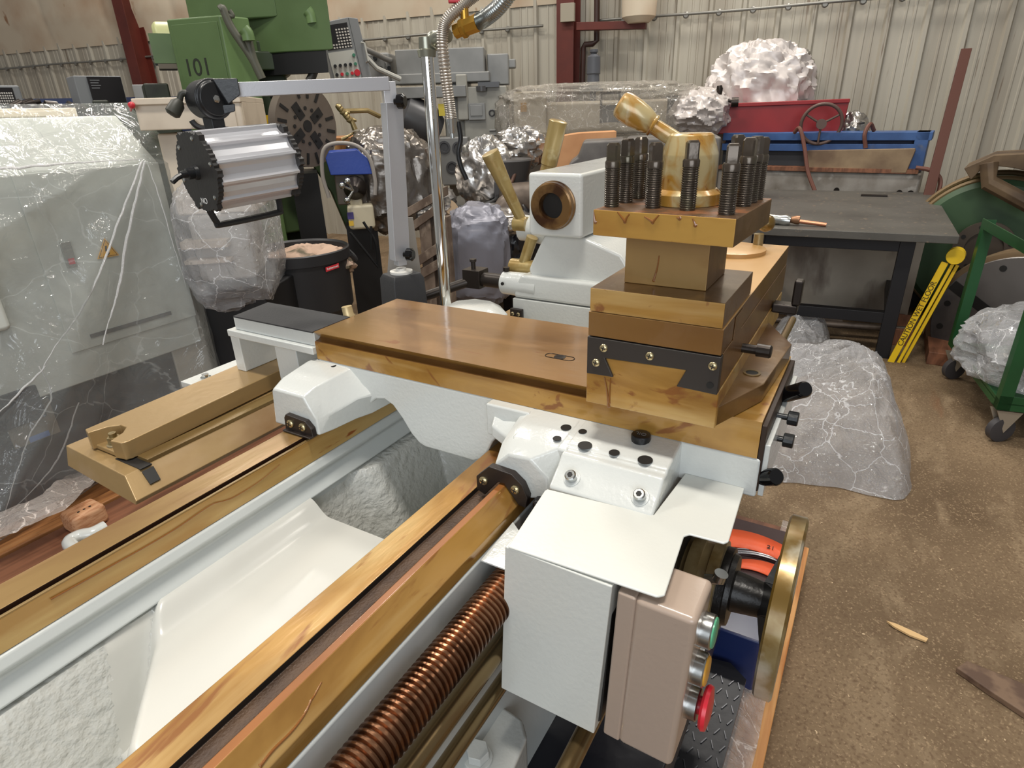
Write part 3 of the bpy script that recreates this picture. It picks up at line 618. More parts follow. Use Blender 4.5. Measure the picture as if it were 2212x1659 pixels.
def column(px, name):
    s = wS(px, 100); b = B(); o = WO + WT * s + WN * .05
    def bx(s0, s1, n0, n1, z0, z1):
        b.loft([[o + WT * a + WN * c + Vector((0, 0, z)) for a, c in ((s0, n0), (s1, n0), (s1, n1), (s0, n1))] for z in (z0, z1)])
    bx(-.09, .09, .0, .012, 0, 5); bx(-.09, .09, .24, .252, 0, 5); bx(-.006, .006, .012, .24, 0, 5)
    struct(obj(name, b, RED, bevel=.002))
    return o, bx
o1, _ = column(1238, 'trim_1')
o2, _ = column(318, 'trim_2')
GAL = mat('grey_conduit', (128, 126, 120), .4, .5)
b = B(); zc = 2.29
b.tube([WO + WT * s + WN * .07 + Vector((0, 0, zc + .004 * math.sin(s * 3))) for s in [sc0 - .25 - i * .2 for i in range(24)]], .0135, 10)
for i in range(14): b.rev(WO + WT * (sc0 - .55 - i * .305) + WN * .06 + Vector((0, 0, zc - .01)), WN, [(0, .030), (.012, .030), (.02, .02)], 14)
tag(obj('conduit', b, GAL), 'grey conduit along the cream siding, right of the middle red column', 'conduit')
b = B()
b.tube([WO + WT * s + WN * .07 + Vector((0, 0, zc + .004 * math.sin(s * 3))) for s in [sc0 + .30 + i * .2 for i in range(54)]], .0135, 10)
for i in range(32): b.rev(WO + WT * (sc0 + .7 + i * .305) + WN * .06 + Vector((0, 0, zc - .01)), WN, [(0, .030), (.012, .030), (.02, .02)], 14)
tag(obj('conduit', b, GAL), 'long grey conduit on the siding below the insulation, left of the middle red column', 'conduit')
p = PWALL(1228, 28, .32); b = B(); b.loft([[p + WT * a + WN * n_ + Vector((0, 0, z)) for a, n_ in ((-.07, 0), (.07, 0), (.07, .05), (-.07, .05))] for z in (-.08, .08)])
tag(obj('junction_box', b, mat('putty_box', (150, 142, 126), .5), bevel=.004), 'small square junction box on the middle red column', 'junction box')
pa, pb2 = PWALL(1250, 50, .25), PWALL(1398, 46, .25); b = B()
b.loft([[q + Vector((0, 0, z)) for z in (-.07, .0)] + [q + WN * .09 + Vector((0, 0, z)) for z in (0, -.07)] for q in (pa, pb2)])
tag(obj('red_beam', b, RED, bevel=.004), 'short oxide red steel beam sticking out right of the middle column', 'beam')
b = B(); b.tube([PWALL(1290, -60, .15), PWALL(1289, 88, .15), PWALL(1280, 95, .15), PWALL(1264, 96, .15), PWALL(1260, 104, .15), PWALL(1258, 190, .15)], .028, 10)
tag(obj('drain_pipe', b, mat('dark_brown_pipe', (62, 38, 32), .5)), 'dark brown pipe with an offset bend beside the middle column', 'pipe')
b = B(); pq = PWALL(1382, -8, .34)
b.rev(pq + Vector((0, 0, -.22)), (0, 0, 1), [(0, .10), (.05, .16), (.5, .18), (.9, .18)], 20)
tag(obj('insulation_roll', b, INS), 'pale wrapped insulation bundle hanging at the top, above the red beam', 'insulation roll')

# ---------------------------------------------------------------- films and foils
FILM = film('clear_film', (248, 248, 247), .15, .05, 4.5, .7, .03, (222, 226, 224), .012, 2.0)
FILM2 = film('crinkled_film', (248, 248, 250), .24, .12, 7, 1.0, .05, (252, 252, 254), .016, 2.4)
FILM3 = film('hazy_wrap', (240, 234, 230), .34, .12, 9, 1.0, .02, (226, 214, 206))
FOIL = mat('crumpled_foil', (176, 172, 168), .26, .85, (26, 1.0))
FOILM = mat('matte_foil_wrap', (204, 196, 192), .38, .3, (12, .8))
GREYW = mat('grey_wrap_sheet', (126, 126, 136), .4, .25, (16, .8))
def blob(name, m, M, rx, ry, rz, amp, s, seed, label=None, cat=None, n=(48, 28), zmin=None, parent=None, bumpz=1, sq=1.0, group=None):
    b = B()
    def fn(u, v):
        a = u * 2 * math.pi; t = v * math.pi
        c = lambda q: math.copysign(abs(q) ** sq, q)
        x = c(math.sin(t)) * c(math.cos(a)) if False else c(math.sin(t) * math.cos(a)); y = c(math.sin(t) * math.sin(a)); z = c(math.cos(t))
        p = Vector((x * rx, y * ry, z * rz)); h = 1 + crumple((math.sin(t) * math.cos(a), math.sin(t) * math.sin(a), math.cos(t)), s, amp, 4, seed)
        p = p * h
        if zmin is not None: p.z = max(p.z, zmin)
        return M @ p
    b.grid(fn, *n)
    o = obj(name, b, m, parent, ang=32)
    if parent is None: tag(o, label, cat, group)
    elif label: o['label'] = label
    return o

# ---------------------------------------------------------------- wrapped cabinet machine at left
CABW = mat('cabinet_grey_white', (206, 210, 204), .4)
cab = thing('cabinet_machine', 'big grey-white machine cabinet under clear film, yellow voltage triangle on its door', 'machine', (.9, 2.6, 0))  # cabinet and sheet coordinates scaled up about the camera, then written in by hand
b = B()
b.loft([[(x, y, z) for y, z in ((2.66, .54), (2.66, 1.345), (2.87, 1.523), (3.5, 1.523), (3.5, .54))] for x in (-.3, 1.61)])
b.m[0] = 0
obj('cabinet_body', b, CABW, cab, bevel=.006)
b = B(); b.box(1.47, 1.695, 2.68, 3.4, .0, .99); obj('end_panel', b, mat('cabinet_beige', (196, 190, 178), .45), cab, bevel=.006)
b = B(); b.box(-.3, 1.47, 2.685, 3.4, .0, .54); b.box(-.3, .92, 2.655, 2.75, .46, .60); obj('dark_base', b, mat('dark_grey_base', (58, 58, 64), .4), cab, bevel=.01)
b = B(); b.pz([(1.07, 2.652), (1.61, 2.652), (1.61, 2.66), (1.07, 2.66)], .67, 1.34); obj('cabinet_door', b, CABW, cab, bevel=.003)
b = B(); b.box(.57, .90, 2.61, 2.66, .83, 1.34); obj('cabinet_door', b, CABW, cab, bevel=.02)
b = B(); b.box(1.15, 1.495, 2.648, 2.653, .708, .724); obj('vent_slot', b, mat('slot_grey', (112, 112, 112), .6), cab)
tq = PY(232, 540, 2.649); tl, tr_, tt = PY(210, 560, 2.649), PY(257, 551, 2.649), PY(225, 514, 2.649)
b = B(); b.slab([tl, tr_, tt], (0, -.002, 0)); wp = obj('voltage_sign', b, mat('warning_yellow', (240, 176, 30), .4), cab, label='yellow triangular high voltage sign')
c = (tl + tr_ + tt) / 3
b = B()
for f1, f2 in ((.86, .80),):
    for a_, b_ in ((tl, tr_), (tr_, tt), (tt, tl)):
        b.slab([c + (a_ - c) * f1, c + (b_ - c) * f1, c + (b_ - c) * f2, c + (a_ - c) * f2], (0, -.0026, 0))
up = (tt - (tl + tr_) / 2); L_ = up.length; up.normalize(); rr = Vector((1, 0, 0))
bolt = [(-.10, .42), (.06, .42), (-.01, .10), (.16, .16), (.10, -.18), (.20, -.18), (.03, -.40), (-.08, -.14), (.01, -.14), (.04, .03), (-.16, -.04)]
b.slab([c + rr * x * L_ * .62 + up * z * L_ * .62 + Vector((0, 0, 0)) for x, z in bolt], (0, -.0026, 0))
obj('lightning_mark', b, mat('ink_black', (30, 26, 18), .6), wp)
l0, l1 = PY(127, 524, 2.649), PY(150, 578, 2.649)
b = B(); b.box(l0.x, l0.x + .036, 2.640, 2.652, l1.z, l0.z); wp = obj('door_latch', b, ZINC, cab, bevel=.002)
b = B(); b.box(l0.x + .008, l0.x + .029, 2.638, 2.6405, l1.z + .012, l1.z + .034); obj('push_tab', b, mat('red_plastic', (190, 44, 54), .4), wp)
b = B(); q0, q1 = PY(5, 905, 2.683), PY(120, 905, 2.683); b.box(q0.x, q1.x, 2.679, 2.684, q0.z - .13, q0.z + .02); obj('data_plate', b, mat('dull_plate', (120, 112, 100), .5), cab)
b = B(); q0 = PY(62, 950, 2.683); b.box(q0.x, q0.x + .07, 2.676, 2.679, q0.z - .012, q0.z + .010); obj('blue_sticker', b, mat('blue_sticker', (96, 122, 176), .5), cab)
b = B(); b.box(1.09, 1.52, 2.99, 3.3, 1.523, 1.558); b.box(1.15, 1.46, 2.984, 2.994, 1.526, 1.549); obj('top_hatch', b, mat('hatch_cream', (220, 208, 186), .5), cab, bevel=.01)
b = B()
FX, FZ = 1.547, 1.356
def drape(u, v):
    zt = 1.57 - v * 1.52; xr = 1.66 + .34 * v ** 1.1 + (.05 * math.sin(v * 9)); x = -.3 + u * (xr + .3)
    if zt > 1.34: y = 2.86 - (1.57 - zt) / .23 * .24
    else: y = 2.62 - .02 * (1.34 - zt)
    dx, dz = x - FX, zt - FZ; an = math.atan2(dx, -dz + .05); rd = math.hypot(dx, dz)
    y -= .045 * rd * (1 - 2 * abs(math.sin(an * 5 + .9 * noise.noise(Vector((an * 3, rd, 0)))))) * min(1, rd * 3)
    y -= .013 * crumple((x, zt, 0), 2.6, .9, 5, 3) * (1 if zt < 1.34 else .7)
    if x > 1.64: y += (x - 1.64) * .6
    z = max(zt + .015 * noise.noise(Vector((x * 6, 0, 0))) * (v ** 6), .13 + .02 * noise.noise(Vector((x * 9, 1, 0))))
    y = min(y, 2.642) if (zt < 1.34 and x < 1.6) else y
    return Vector((x, y, z))
b.grid(drape, 170, 130)
sheet = tag(obj('plastic_sheet', b, FILM), 'clear plastic sheet draped over the big cabinet machine at left', 'plastic sheet')
FOLD = film('fold_highlight_film', (250, 250, 250), .55, .08, 30, 1.0, .01, (250, 250, 250), .02, 1.4)  # white film for thin tubes that paint highlights along the pleats
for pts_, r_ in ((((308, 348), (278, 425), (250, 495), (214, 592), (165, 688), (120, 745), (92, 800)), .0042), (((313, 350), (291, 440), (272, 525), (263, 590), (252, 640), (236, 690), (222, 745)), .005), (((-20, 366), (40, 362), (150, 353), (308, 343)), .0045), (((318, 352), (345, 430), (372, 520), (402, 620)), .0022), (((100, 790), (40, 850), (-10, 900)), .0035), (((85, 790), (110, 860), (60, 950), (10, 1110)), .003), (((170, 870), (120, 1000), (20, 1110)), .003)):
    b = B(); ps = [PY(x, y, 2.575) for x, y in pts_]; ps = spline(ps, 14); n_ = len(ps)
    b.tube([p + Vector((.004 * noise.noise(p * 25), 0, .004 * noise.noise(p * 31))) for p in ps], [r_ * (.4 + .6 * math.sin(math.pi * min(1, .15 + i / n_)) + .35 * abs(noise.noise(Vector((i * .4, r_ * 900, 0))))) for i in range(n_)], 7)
    obj('fold_highlight', b, FOLD, sheet, label='painted highlight along a fold in the film')

# ---------------------------------------------------------------- pallet timber beside the bed, left
WOOD = mat('pallet_wood', (176, 120, 70), .6, 0, (30, .5, (.2, 1, 1)), [((132, 84, 48), 6, .4, .6, (.25, 3, 1), 1), ((206, 156, 104), 12, .55, .75, (.2, 2, 1))])
WOODD = mat('dark_pallet_wood', (140, 92, 66), .6, 0, (30, .5, (.2, 1, 1)), [((104, 66, 46), 6, .4, .6, (.25, 3, 1), 1)])
WOODE = mat('end_grain_wood', (202, 154, 116), .65, 0, (60, .5), ((176, 122, 84), 20, .45, .6, (1, 6, 6)))
for i, (y0, y1, z0, z1, m_, lb) in enumerate(((2.26, 2.44, .0, .12, WOODD, 'reddish pallet beam nearest the rear guideway'), (2.46, 2.53, .0, .12, WOOD, 'orange pallet beam with end blocks standing on it'), (2.545, 2.672, .0, .105, WOOD, 'wide pallet plank running along the black cabinet base'))):
    b = B(); b.box(-.4, 2.3, y0, y1, z0, z1); tag(obj('pallet_beam', b, m_, bevel=.006), lb, 'wood beam')
for i, (p_, w_, nm) in enumerate(((PZ(190, 1135, .12), .12, 'rounded pine block with three dark nail holes, nearest'), (PZ(398, 1012, .12), .11, 'rounded pine block behind the bronze guide bar, middle one'), (PZ(552, 935, .12), .10, 'square pine block at the far end beside the white saddle wing'))):
    g_ = thing('wood_block', nm, 'wood block', (p_.x, p_.y, .12))
    b = B(); b.box(p_.x - w_ / 2, p_.x + w_ / 2, p_.y - .05, p_.y + .05, .12, .20); obj('block', b, WOODE, g_, bevel=.018 if i < 2 else .003, seg=4)
    for k in range(3):
        b = B(); b.rev((p_.x - .02 + k * .02, p_.y - .02, .2003), (0, 0, 1), [(0, .0045), (.0006, .0045)], 12); obj('nail_hole', b, HOLE, g_)
b = B(); pth = spline([PZ(-30, 1180, .2), PZ(120, 1110, .22), PZ(200, 1050, .16), PZ(330, 985, .2), PZ(470, 935, .16), PZ(560, 880, .2)], 10)
def strip(u, v):
    q = pth[min(int(u * (len(pth) - 1)), len(pth) - 1)]; w = .16 * (v - .5) * (1 + .3 * math.sin(u * 9))
    return q + Vector((0, w, .02 * crumple((q.x * 3, w * 9, 0), 2, 1, 3) + .03))
b.grid(strip, 60, 12)
tag(obj('plastic_wrap_strip', b, FILM3), 'twisted strip of clear wrap lying over the timber between bed and cabinet', 'plastic wrap')
b = B(); q = PZ(150, 1180, .3); b.tube(spline([PZ(165, 1190, .15), PZ(150, 1172, .15), PZ(172, 1158, .15), PZ(200, 1152, .15), PZ(228, 1138, .15)], 6), .024, 10)
tag(obj('painted_pipe', b, WHITE), 'bit of white painted pipe peeking past the rear guideway', 'pipe')

# ---------------------------------------------------------------- work lamp
wl = thing('work_lamp', 'finned aluminium machine work lamp with a black end cap on a jointed square arm', 'work lamp', tuple(PD(868, 575, 1.42).xy) + (1.0,))
lb_ = PD(866, 578, 1.42); k = (lb_ - CAM).dot(fw) / FPX
fwd = Vector((lb_.x, lb_.y, 0)).normalized(); rgt = Vector((fwd.y, -fwd.x, 0))
def LP(px, py, dd=0): return PD(px, py, 1.42 + dd)
b = B(); z1 = lb_.z - .012
def rect(c, hw, hd, z, rot=.5):
    r_ = (rgt * math.cos(rot) + fwd * math.sin(rot)); f_ = (fwd * math.cos(rot) - rgt * math.sin(rot))
    return [Vector((c.x, c.y, z)) + r_ * i * hw + f_ * j * hd for i, j in ((-1, -1), (1, -1), (1, 1), (-1, 1))]
b.loft([rect(lb_, .046, .040, z1 - .22), rect(lb_, .040, .034, z1 - .012), rect(lb_, .034, .028, z1)])
lbase = obj('lamp_base', b, mat('textured_black_plastic', (44, 44, 46), .6, 0, (300, .2)), wl, bevel=.003)
b = B(); pA = lb_ + Vector((0, 0, 0)); b.rev(pA + Vector((0, 0, -.013)), (0, 0, 1), [(0, .026), (.006, .026), (.007, .012), (.012, .012)], 32); obj('swivel_plate', b, mat('white_plate', (210, 208, 202), .4), wl)
def bar(p0, p1, w, h, m_, nm, rot=.5, bev=.001):
    d = (p1 - p0).normalized(); b = B()
    if abs(d.z) > .7: b.loft([rect(p0, w, h, 0, rot), rect(p1, w, h, 0, rot)]); b.v = [(v[0], v[1], (p0.z if i < 4 else p1.z)) for i, v in enumerate(b.v)]
    else:
        s_ = d.cross(Vector((0, 0, 1))).normalized(); u_ = s_.cross(d)
        b.loft([[p + s_ * i * w + u_ * j * h for i, j in ((-1, -1), (1, -1), (1, 1), (-1, 1))] for p in (p0, p1)])
    return obj(nm, b, m_, wl, bevel=bev)
pB = LP(864, 560); pC = LP(846, 222)
bar(LP(865, 572), LP(863, 540), .011, .011, ALU, 'lower_joint')
bar(Vector((pB.x, pB.y, pB.z)), pC, .0195, .0125, ALU, 'upright_arm')
bar(LP(843, 228), LP(838, 176), .013, .012, ALUH, 'elbow_joint', rot=.2)
pD, pE = LP(838, 181), LP(492, 195, -.03)
bar(pD, pE, .014, .0125, ALU, 'cross_arm')
for (px_, py_) in ((864, 219), (883, 550)):
    q = LP(px_, py_, -.02); b = B(); dirn = (rgt * .9 - fwd * .45); b.rev(q - dirn * .012, dirn, [(0, .006), (.008, .006), (.009, .0145), (.020, .0145), (.024, .010)], 24); obj('tension_knob', b, mat('gloss_black', (14, 14, 16), .1), wl)
b = B(); q = LP(452, 215, -.02); ax = (rgt * .62 - fwd * .78); b.rev(q - ax * .030, ax, [(0, .030), (.003, .034), (.050, .036), (.052, .031), (.058, .029)], 36)
b.slab([q + rgt * .0 + Vector((0, 0, .034)), q + rgt * .045 + Vector((0, 0, .034)), q + rgt * .045 + Vector((0, 0, .006)), q + rgt * .02 + Vector((0, 0, -.01))], ax * .028)
b.slab([q + rgt * .006 + Vector((0, 0, -.028)), q + rgt * .034 + Vector((0, 0, -.022)), q + rgt * .036 + Vector((0, 0, -.008)), q + rgt * .01 + Vector((0, 0, -.01))], ax * .02)
b.box(q.x - .014, q.x + .014, q.y - .014, q.y + .014, q.z - .075, q.z - .025)
obj('head_joint', b, BLKPL, wl, bevel=.002)
b = B(); b.rev(q + ax * .026, ax, [(0, .0075), (.005, .007), (.006, .004)], 6); obj('joint_screw', b, ZINC, wl)
b = B(); b.tube(spline([q - rgt * .030 + Vector((0, 0, .01)), q - rgt * .045 + Vector((0, 0, .012)), q - rgt * .055 + Vector((0, 0, -.005))], 6), .0055, 10); b.rev(q - rgt * .052 + Vector((0, 0, .0)), Vector((-.5, 0, -1)) - rgt * .4, [(0, .007), (.008, .0125), (.028, .0135), (.032, .009)], 20)
obj('cable_gland', b, mat('olive_black', (54, 54, 46), .5), wl)
# lamp head: axis towards the right and a little away, tilted down
hc = LP(430, 372, -.10); hd = (rgt * .755 + fwd * .65 + Vector((0, 0, .045))).normalized()
a_ = hd.orthogonal().normalized(); a_ = (Vector((0, 0, 1)) - hd * hd.z).normalized(); b_ = hd.cross(a_)
HR = .0660
def finring(t, R=HR, fin=.0055, nf=12):
    out = []
    for i in range(nf):
        for da, rr_ in ((-.030, R + fin), (.030, R + fin), (.055, R - .001), (.16, R - .004), (.34, R - .004), (.46, R)):
            an = 2 * math.pi * (i + .5) / nf + da; out.append(hc + hd * t + a_ * math.cos(an) * rr_ + b_ * math.sin(an) * rr_)
    return out
HL = .165
b = B(); b.loft([finring(.004), finring(HL)]); obj('finned_housing', b, ALUH, wl, smooth=False)
b = B()
def capring(t, R):
    out = []
    for i in range(96):
        an = 2 * math.pi * i / 96; rr_ = R + (.0022 if i % 2 else .0002) + (.006 if i % 16 in (7, 8, 9) else 0)
        out.append(hc + hd * t + a_ * math.cos(an) * rr_ + b_ * math.sin(an) * rr_)
    return out
b.loft([capring(-.004, HR + .002), capring(.006, HR + .002)]); obj('end_cap', b, mat('matte_black_cap', (40, 38, 37), .55, 0, (150, .2)), wl, ang=20)
b = B(); b.loft([capring(HL, HR + .002), capring(HL + .010, HR + .002)]); obj('end_cap', b, mat('matte_black_cap', (40, 38, 37), .55), wl, ang=20)
for i in range(6):
    an = math.pi * (2 * i + 1) / 6 + math.pi / 6; b = B(); screw(b, hc + a_ * math.cos(an + .26) * (HR - .006) + b_ * math.sin(an + .26) * (HR - .006) - hd * .004, -hd, .0042, .002, False); obj('cap_screw', b, ZINC, wl)
b = B(); b.rev(hc - hd * .004, -hd, [(0, .013), (.006, .012), (.007, .010), (.018, .010), (.019, .0065), (.030, .006)], 18); g2_ = hc - hd * .03; b.tube([g2_, g2_ - hd * .012 - Vector((0, 0, .004)), g2_ - hd * .022 - Vector((0, 0, .010))], .005, 10); obj('cable_plug', b, BLKPL, wl, ang=25)
text('cap_lettering', 'NO', .015, hc - a_ * (HR - .015) - hd * .0048, (-b_ if (-b_).dot(rgt) > 0 else b_), a_, mat('white_lettering', (225, 225, 222), .5), wl, ext=.0003)
hb = hc - a_ * (HR + .002)
b = B(); w_ = .010
pts = [hb + hd * .000, hb + hd * .008 - a_ * .024, hb + hd * .018 - a_ * .030, hb + hd * (HL - .03) - a_ * .030, hb + hd * (HL - .02) - a_ * .024, hb + hd * (HL - .018) + a_ * .004]
b.tube(spline(pts, 5), .0062, 8); obj('grab_handle', b, BLKPL, wl)
b = B(); b.tube(spline([q - Vector((0, 0, .05)), q + rgt * .03 - Vector((0, 0, .055)), q + rgt * .05 - Vector((0, 0, .072)), q + rgt * .055 - Vector((0, 0, .09))], 6), .005, 10); obj('power_cord', b, BLKPL, wl)
# grey bracket plates behind the lamp base
b = B(); br = LP(868, 480, .12)
b.loft([[LP(845, 470, .10), LP(892, 470, .10), LP(920, 660, .10), LP(832, 660, .10)], [p + fwd * .006 for p in (LP(845, 470, .10), LP(892, 470, .10), LP(920, 660, .10), LP(832, 660, .10))]])
obj('mounting_plate', b, mat('grey_plate', (150, 144, 136), .5, .3), wl)

# ---------------------------------------------------------------- chrome coolant pole, valve and hoses
cp = thing('coolant_pole', 'tall chrome coolant pole with brass tee, valve and flexible steel hoses', 'coolant pole', tuple(PD(962, 640, 1.38).xy) + (1.0,))
pb_ = PD(962, 640, 1.38); ptop = Vector((pb_.x, pb_.y, 0)); dh = 1.38
def CP(px, py, dd=0): return PD(px, py, dh + dd)
zt = CP(935, 118).z
b = B(); b.cyl((pb_.x, pb_.y, 1.0), (pb_.x, pb_.y, zt), .0125, .0125, 32); obj('pole', b, CHROME, cp)
b = B(); b.rev((pb_.x, pb_.y, zt), (0, 0, 1), [(-.004, .017), (.008, .019), (.010, .015), (.030, .014)], 24)
tq = CP(939, 88); b.ball(tq, .018, 20, 12); b.rev(tq + Vector((0, 0, .0)), CP(975, 72, -.05) - tq, [(0, .014), (.02, .016), (.045, .013)], 24)
obj('elbow_fitting', b, mat('dull_nickel', (150, 150, 136), .3, .8), cp)
BRS = mat('brass', (190, 146, 62), .3, .85)
v0, v1 = CP(983, 68, -.05), CP(1032, 48, -.07)
b = B(); d = v1 - v0; l = d.length; b.rev(v0, d, [(0, .013), (l * .25, .013), (l * .3, .017), (l * .45, .018), (l * .5, .015), (l, .016)], 8)
vm = v0 + d * .45; b.cyl(vm, vm + Vector((0, 0, .035)), .008); obj('brass_tee', b, BRS, cp)
b = B(); b.cbox(CP(995, 2, -.06), .045, .012, .007, Matrix.Rotation(-.9, 3, 'Z')); obj('valve_handle', b, mat('red_handle', (190, 40, 52), .35), cp, bevel=.002)
def corr(path, r, m_, nm, p=.005):
    pth = spline(path, 40); pp = []; rr_ = []; acc = 0
    dens = []
    for i in range(len(pth) - 1):
        n_ = max(1, int((pth[i + 1] - pth[i]).length / (p / 4)))
        for k_ in range(n_): dens.append(pth[i].lerp(pth[i + 1], k_ / n_))
    for i, q_ in enumerate(dens): pp.append(q_); rr_.append(r * (1 + .12 * math.sin(2 * math.pi * i / 4 + .6)))
    b = B(); b.tube(pp, rr_, 14); return obj(nm, b, m_, cp, ang=60)
corr([v1, CP(1050, 38, -.08), CP(1080, 12, -.1), CP(1120, -40, -.12)], .0135, ZINC, 'steel_hose')
corr([CP(1030, -14, -.06), CP(1000, 10, -.06), CP(965, 45, -.06), CP(955, 85, -.06), CP(962, 160, -.06), CP(970, 220, -.06), CP(975, 258, -.06)], .0105, mat('braided_hose', (186, 178, 168), .3, .7), 'braided_hose', .004)
b = B(); b.cyl(CP(975, 256, -.06), CP(977, 288, -.06), .011, .008); b.cyl(CP(977, 288, -.06), CP(978, 298, -.06), .005); obj('hose_end', b, ZINC, cp)
b = B(); b.tube(spline([CP(990, 262, .03), CP(995, 300, .03), CP(990, 330, .03), CP(996, 360, .03), CP(1008, 388, .03)], 8), .0052, 10); obj('black_hose', b, BLKPL, cp)
# ================================================================ BACKGROUND
def loc0(M): return (M.translation.x, M.translation.y, 0)
def bx(b, M, k, x0, x1, y0, y1, dep, y_=0, z0=None, z1=None):
    """box given in pixels right/down from the frame centre, depth in metres"""
    b.xf = M; b.box(x0 * k, x1 * k, y_, y_ + dep, (-y1 * k if z0 is None else z0), (-y0 * k if z1 is None else z1)); b.xf = None

# ---- trash can with rags
M, k, zf = frame(645, 535, 3.45)
BIN = mat('black_bin_plastic', (34, 34, 36), .45, 0, (30, .15))
t = thing('trash_can', 'round black trash can with a small red label and rags inside, behind the lathe', 'trash can', loc0(M))
R = 106 * k; b = B(); b.xf = M
b.rev((0, 0, zf), (0, 0, 1), [(0, R * .78), (-zf * .62, R * .90), (-zf * .64, R * .94), (-zf * .93, R * .95), (-zf * .935, R * 1.0), (-zf - .005, R * 1.0), (-zf, R * .97), (-zf - .01, R * .93), (-zf * .93, R * .90), (.05, R * .75), (.04, .01)], 56, cap=False); b.xf = None
obj('bin_body', b, BIN, t, ang=25)
b = B(); b.xf = M
for s_ in (-1, 1): b.tube([(s_ * R * .98, -.06, -.05), (s_ * R * 1.08, -.05, -.08), (s_ * R * 1.08, .05, -.08), (s_ * R * .98, .06, -.05)], .013, 8)
b.xf = None
obj('bin_handle', b, BIN, t)
a = .62; pc = M @ Vector((math.sin(a) * R * .965, -math.cos(a) * R * .965, -.075)); dr = (M.to_3x3() @ Vector((math.cos(a), math.sin(a), 0))); nn = (M.to_3x3() @ Vector((math.sin(a), -math.cos(a), 0)))
b = B(); b.slab([pc + dr * x + Vector((0, 0, z)) for x, z in ((-.042, -.016), (.042, -.010), (.042, .012), (-.042, .006))], nn * .004); obj('red_label', b, mat('label_red', (206, 50, 60), .4), t)
text('label_lettering', 'Rubbermaid', .015, pc + nn * .0045 + Vector((0, 0, -.002)), dr + Vector((0, 0, .05)), (0, 0, 1), mat('white_lettering', (225, 225, 222), .5), t)
RAG = mat('pale_rag', (186, 158, 138), .8, 0, (40, .5), ((96, 88, 70), 9, .5, .62))
blob('rag', RAG, M @ Matrix.Translation((.03, .02, -.10)), .17, .13, .07, .35, 1.6, 2, 'crumpled pale rags lying inside the black trash can', 'rag')
# ---- black crate under the wrapped lathe
M, k, zf = frame(500, 640, 3.0, -30)
b = B(); b.xf = M; b.box(-.15, .16, 0, .42, zf, .02); b.xf = None
tag(obj('black_stand', b, mat('plain_black', (22, 22, 24), .5), bevel=.01), 'plain black box stand between the cabinet machine and the trash can', 'stand')
M, k, zf = frame(470, 530, 2.95, -15)
t = thing('wrapped_headstock', 'plastic-wrapped white machine with a long cream tray, behind the work lamp head', 'machine', loc0(M))
CREAM = mat('cream_enamel', (206, 192, 172), .45, 0, None, ((180, 164, 144), 4, .5, .7))
b = B(); bx(b, M, k, -95, 105, -280, -232, .5); bx(b, M, k, -95, 105, -290, -278, .52, -.02); obj('tray', b, CREAM, t, bevel=.004)
b = B(); bx(b, M, k, 88, 104, -280, -180, .45, -.01); bx(b, M, k, -80, 85, -225, -60, .4, .08); obj('machine_column', b, CREAM, t, bevel=.01)
b = B(); bx(b, M, k, -60, 60, -60, 85, .35, .06); obj('gearbox', b, mat('grey_white_casting', (176, 172, 162), .5), t, bevel=.02)
b = B(); bx(b, M, k, -75, 20, -10, 5, .1); bx(b, M, k, -75, 20, 30, 38, .1); obj('shelf_rail', b, CREAM, t)
b = B(); b.xf = M; b.ball((-94 * k, -.03, 278 * k), .013); b.cyl((-94 * k, -.03, 278 * k), (-120 * k, .1, 270 * k), .004); b.xf = None; obj('red_knob', b, mat('red_handle', (190, 40, 52), .35), t)
b = B(); b.xf = M; b.torus((28 * k, -.02, 255 * k), (0, 1, 0), .045, .012, 24, 8, .4, 3.6); b.xf = None; obj('black_loop', b, BLKPL, t)
blob('film_cover', FILM2, M @ Matrix.Translation((.02, .2, -.02)), 88 * k, .26, 130 * k, .10, 1.8, 5, 'clear film wrapped round the machine', n=(70, 50), parent=None, cat='plastic sheet', sq=.6)
sc.objects['film_cover']['label'] = 'hazy clear film bunched under the lamp handle, left of the trash can'

# ---- left skyline: screens and machine backs
GR = mat('mid_grey_enamel', (118, 120, 122), .45); DK = mat('screen_black', (26, 24, 26), .3); NV = mat('navy_panel', (38, 50, 86), .5); OL = mat('dark_olive_machine', (52, 58, 44), .6, 0, (20, .4), ((34, 36, 30), 4, .45, .65))
LG = mat('white_keys', (190, 186, 180), .5)
M, k, zf = frame(170, 225, 5.6)
b = B(); b.xf = M; b.box(-130 * k, 260 * k, 0, .4, zf, 12 * k); b.xf = None
tag(obj('navy_machine', b, NV), 'long navy blue machine back against the far left wall', 'machine')
M, k, zf = frame(215, 195, 5.0, 12)
t = thing('display_console', 'black fronted display console with a grey side, above the cabinet machine', 'console', loc0(M))
b = B(); bx(b, M, k, -42, 48, -28, 28, .22); obj('console_case', b, GR, t, bevel=.006)
b = B(); bx(b, M, k, -18, 46, -26, 27, .01, -.01); pn = obj('console_screen', b, DK, t)
b = B()
for i in range(4): bx(b, M, k, -14, 4 - (i % 2) * 3, -20 + i * 5, -18.5 + i * 5, .002, -.013)
obj('grey_lettering', b, GR, pn)
b = B(); b.xf = M; b.box(-.25, .35, .05, .5, zf, -28 * k); b.xf = None; obj('console_stand', b, OL, t)
M, k, zf = frame(22, 215, 4.6, 10)
t = thing('readout_box', 'grey digital readout box with a keypad at the far left edge', 'readout', loc0(M))
b = B(); bx(b, M, k, -60, 24, -28, 30, .14); obj('readout_case', b, GR, t, bevel=.01)
b = B(); bx(b, M, k, -60, 10, -23, 12, .004, -.004); b.mi = 1
for i in range(9):
    for j in range(5): bx(b, M, k, -28 + i * 4, -25.5 + i * 4, -14 + j * 5, -11 + j * 5, .003, -.0065)
obj('readout_face', b, [DK, LG], t)
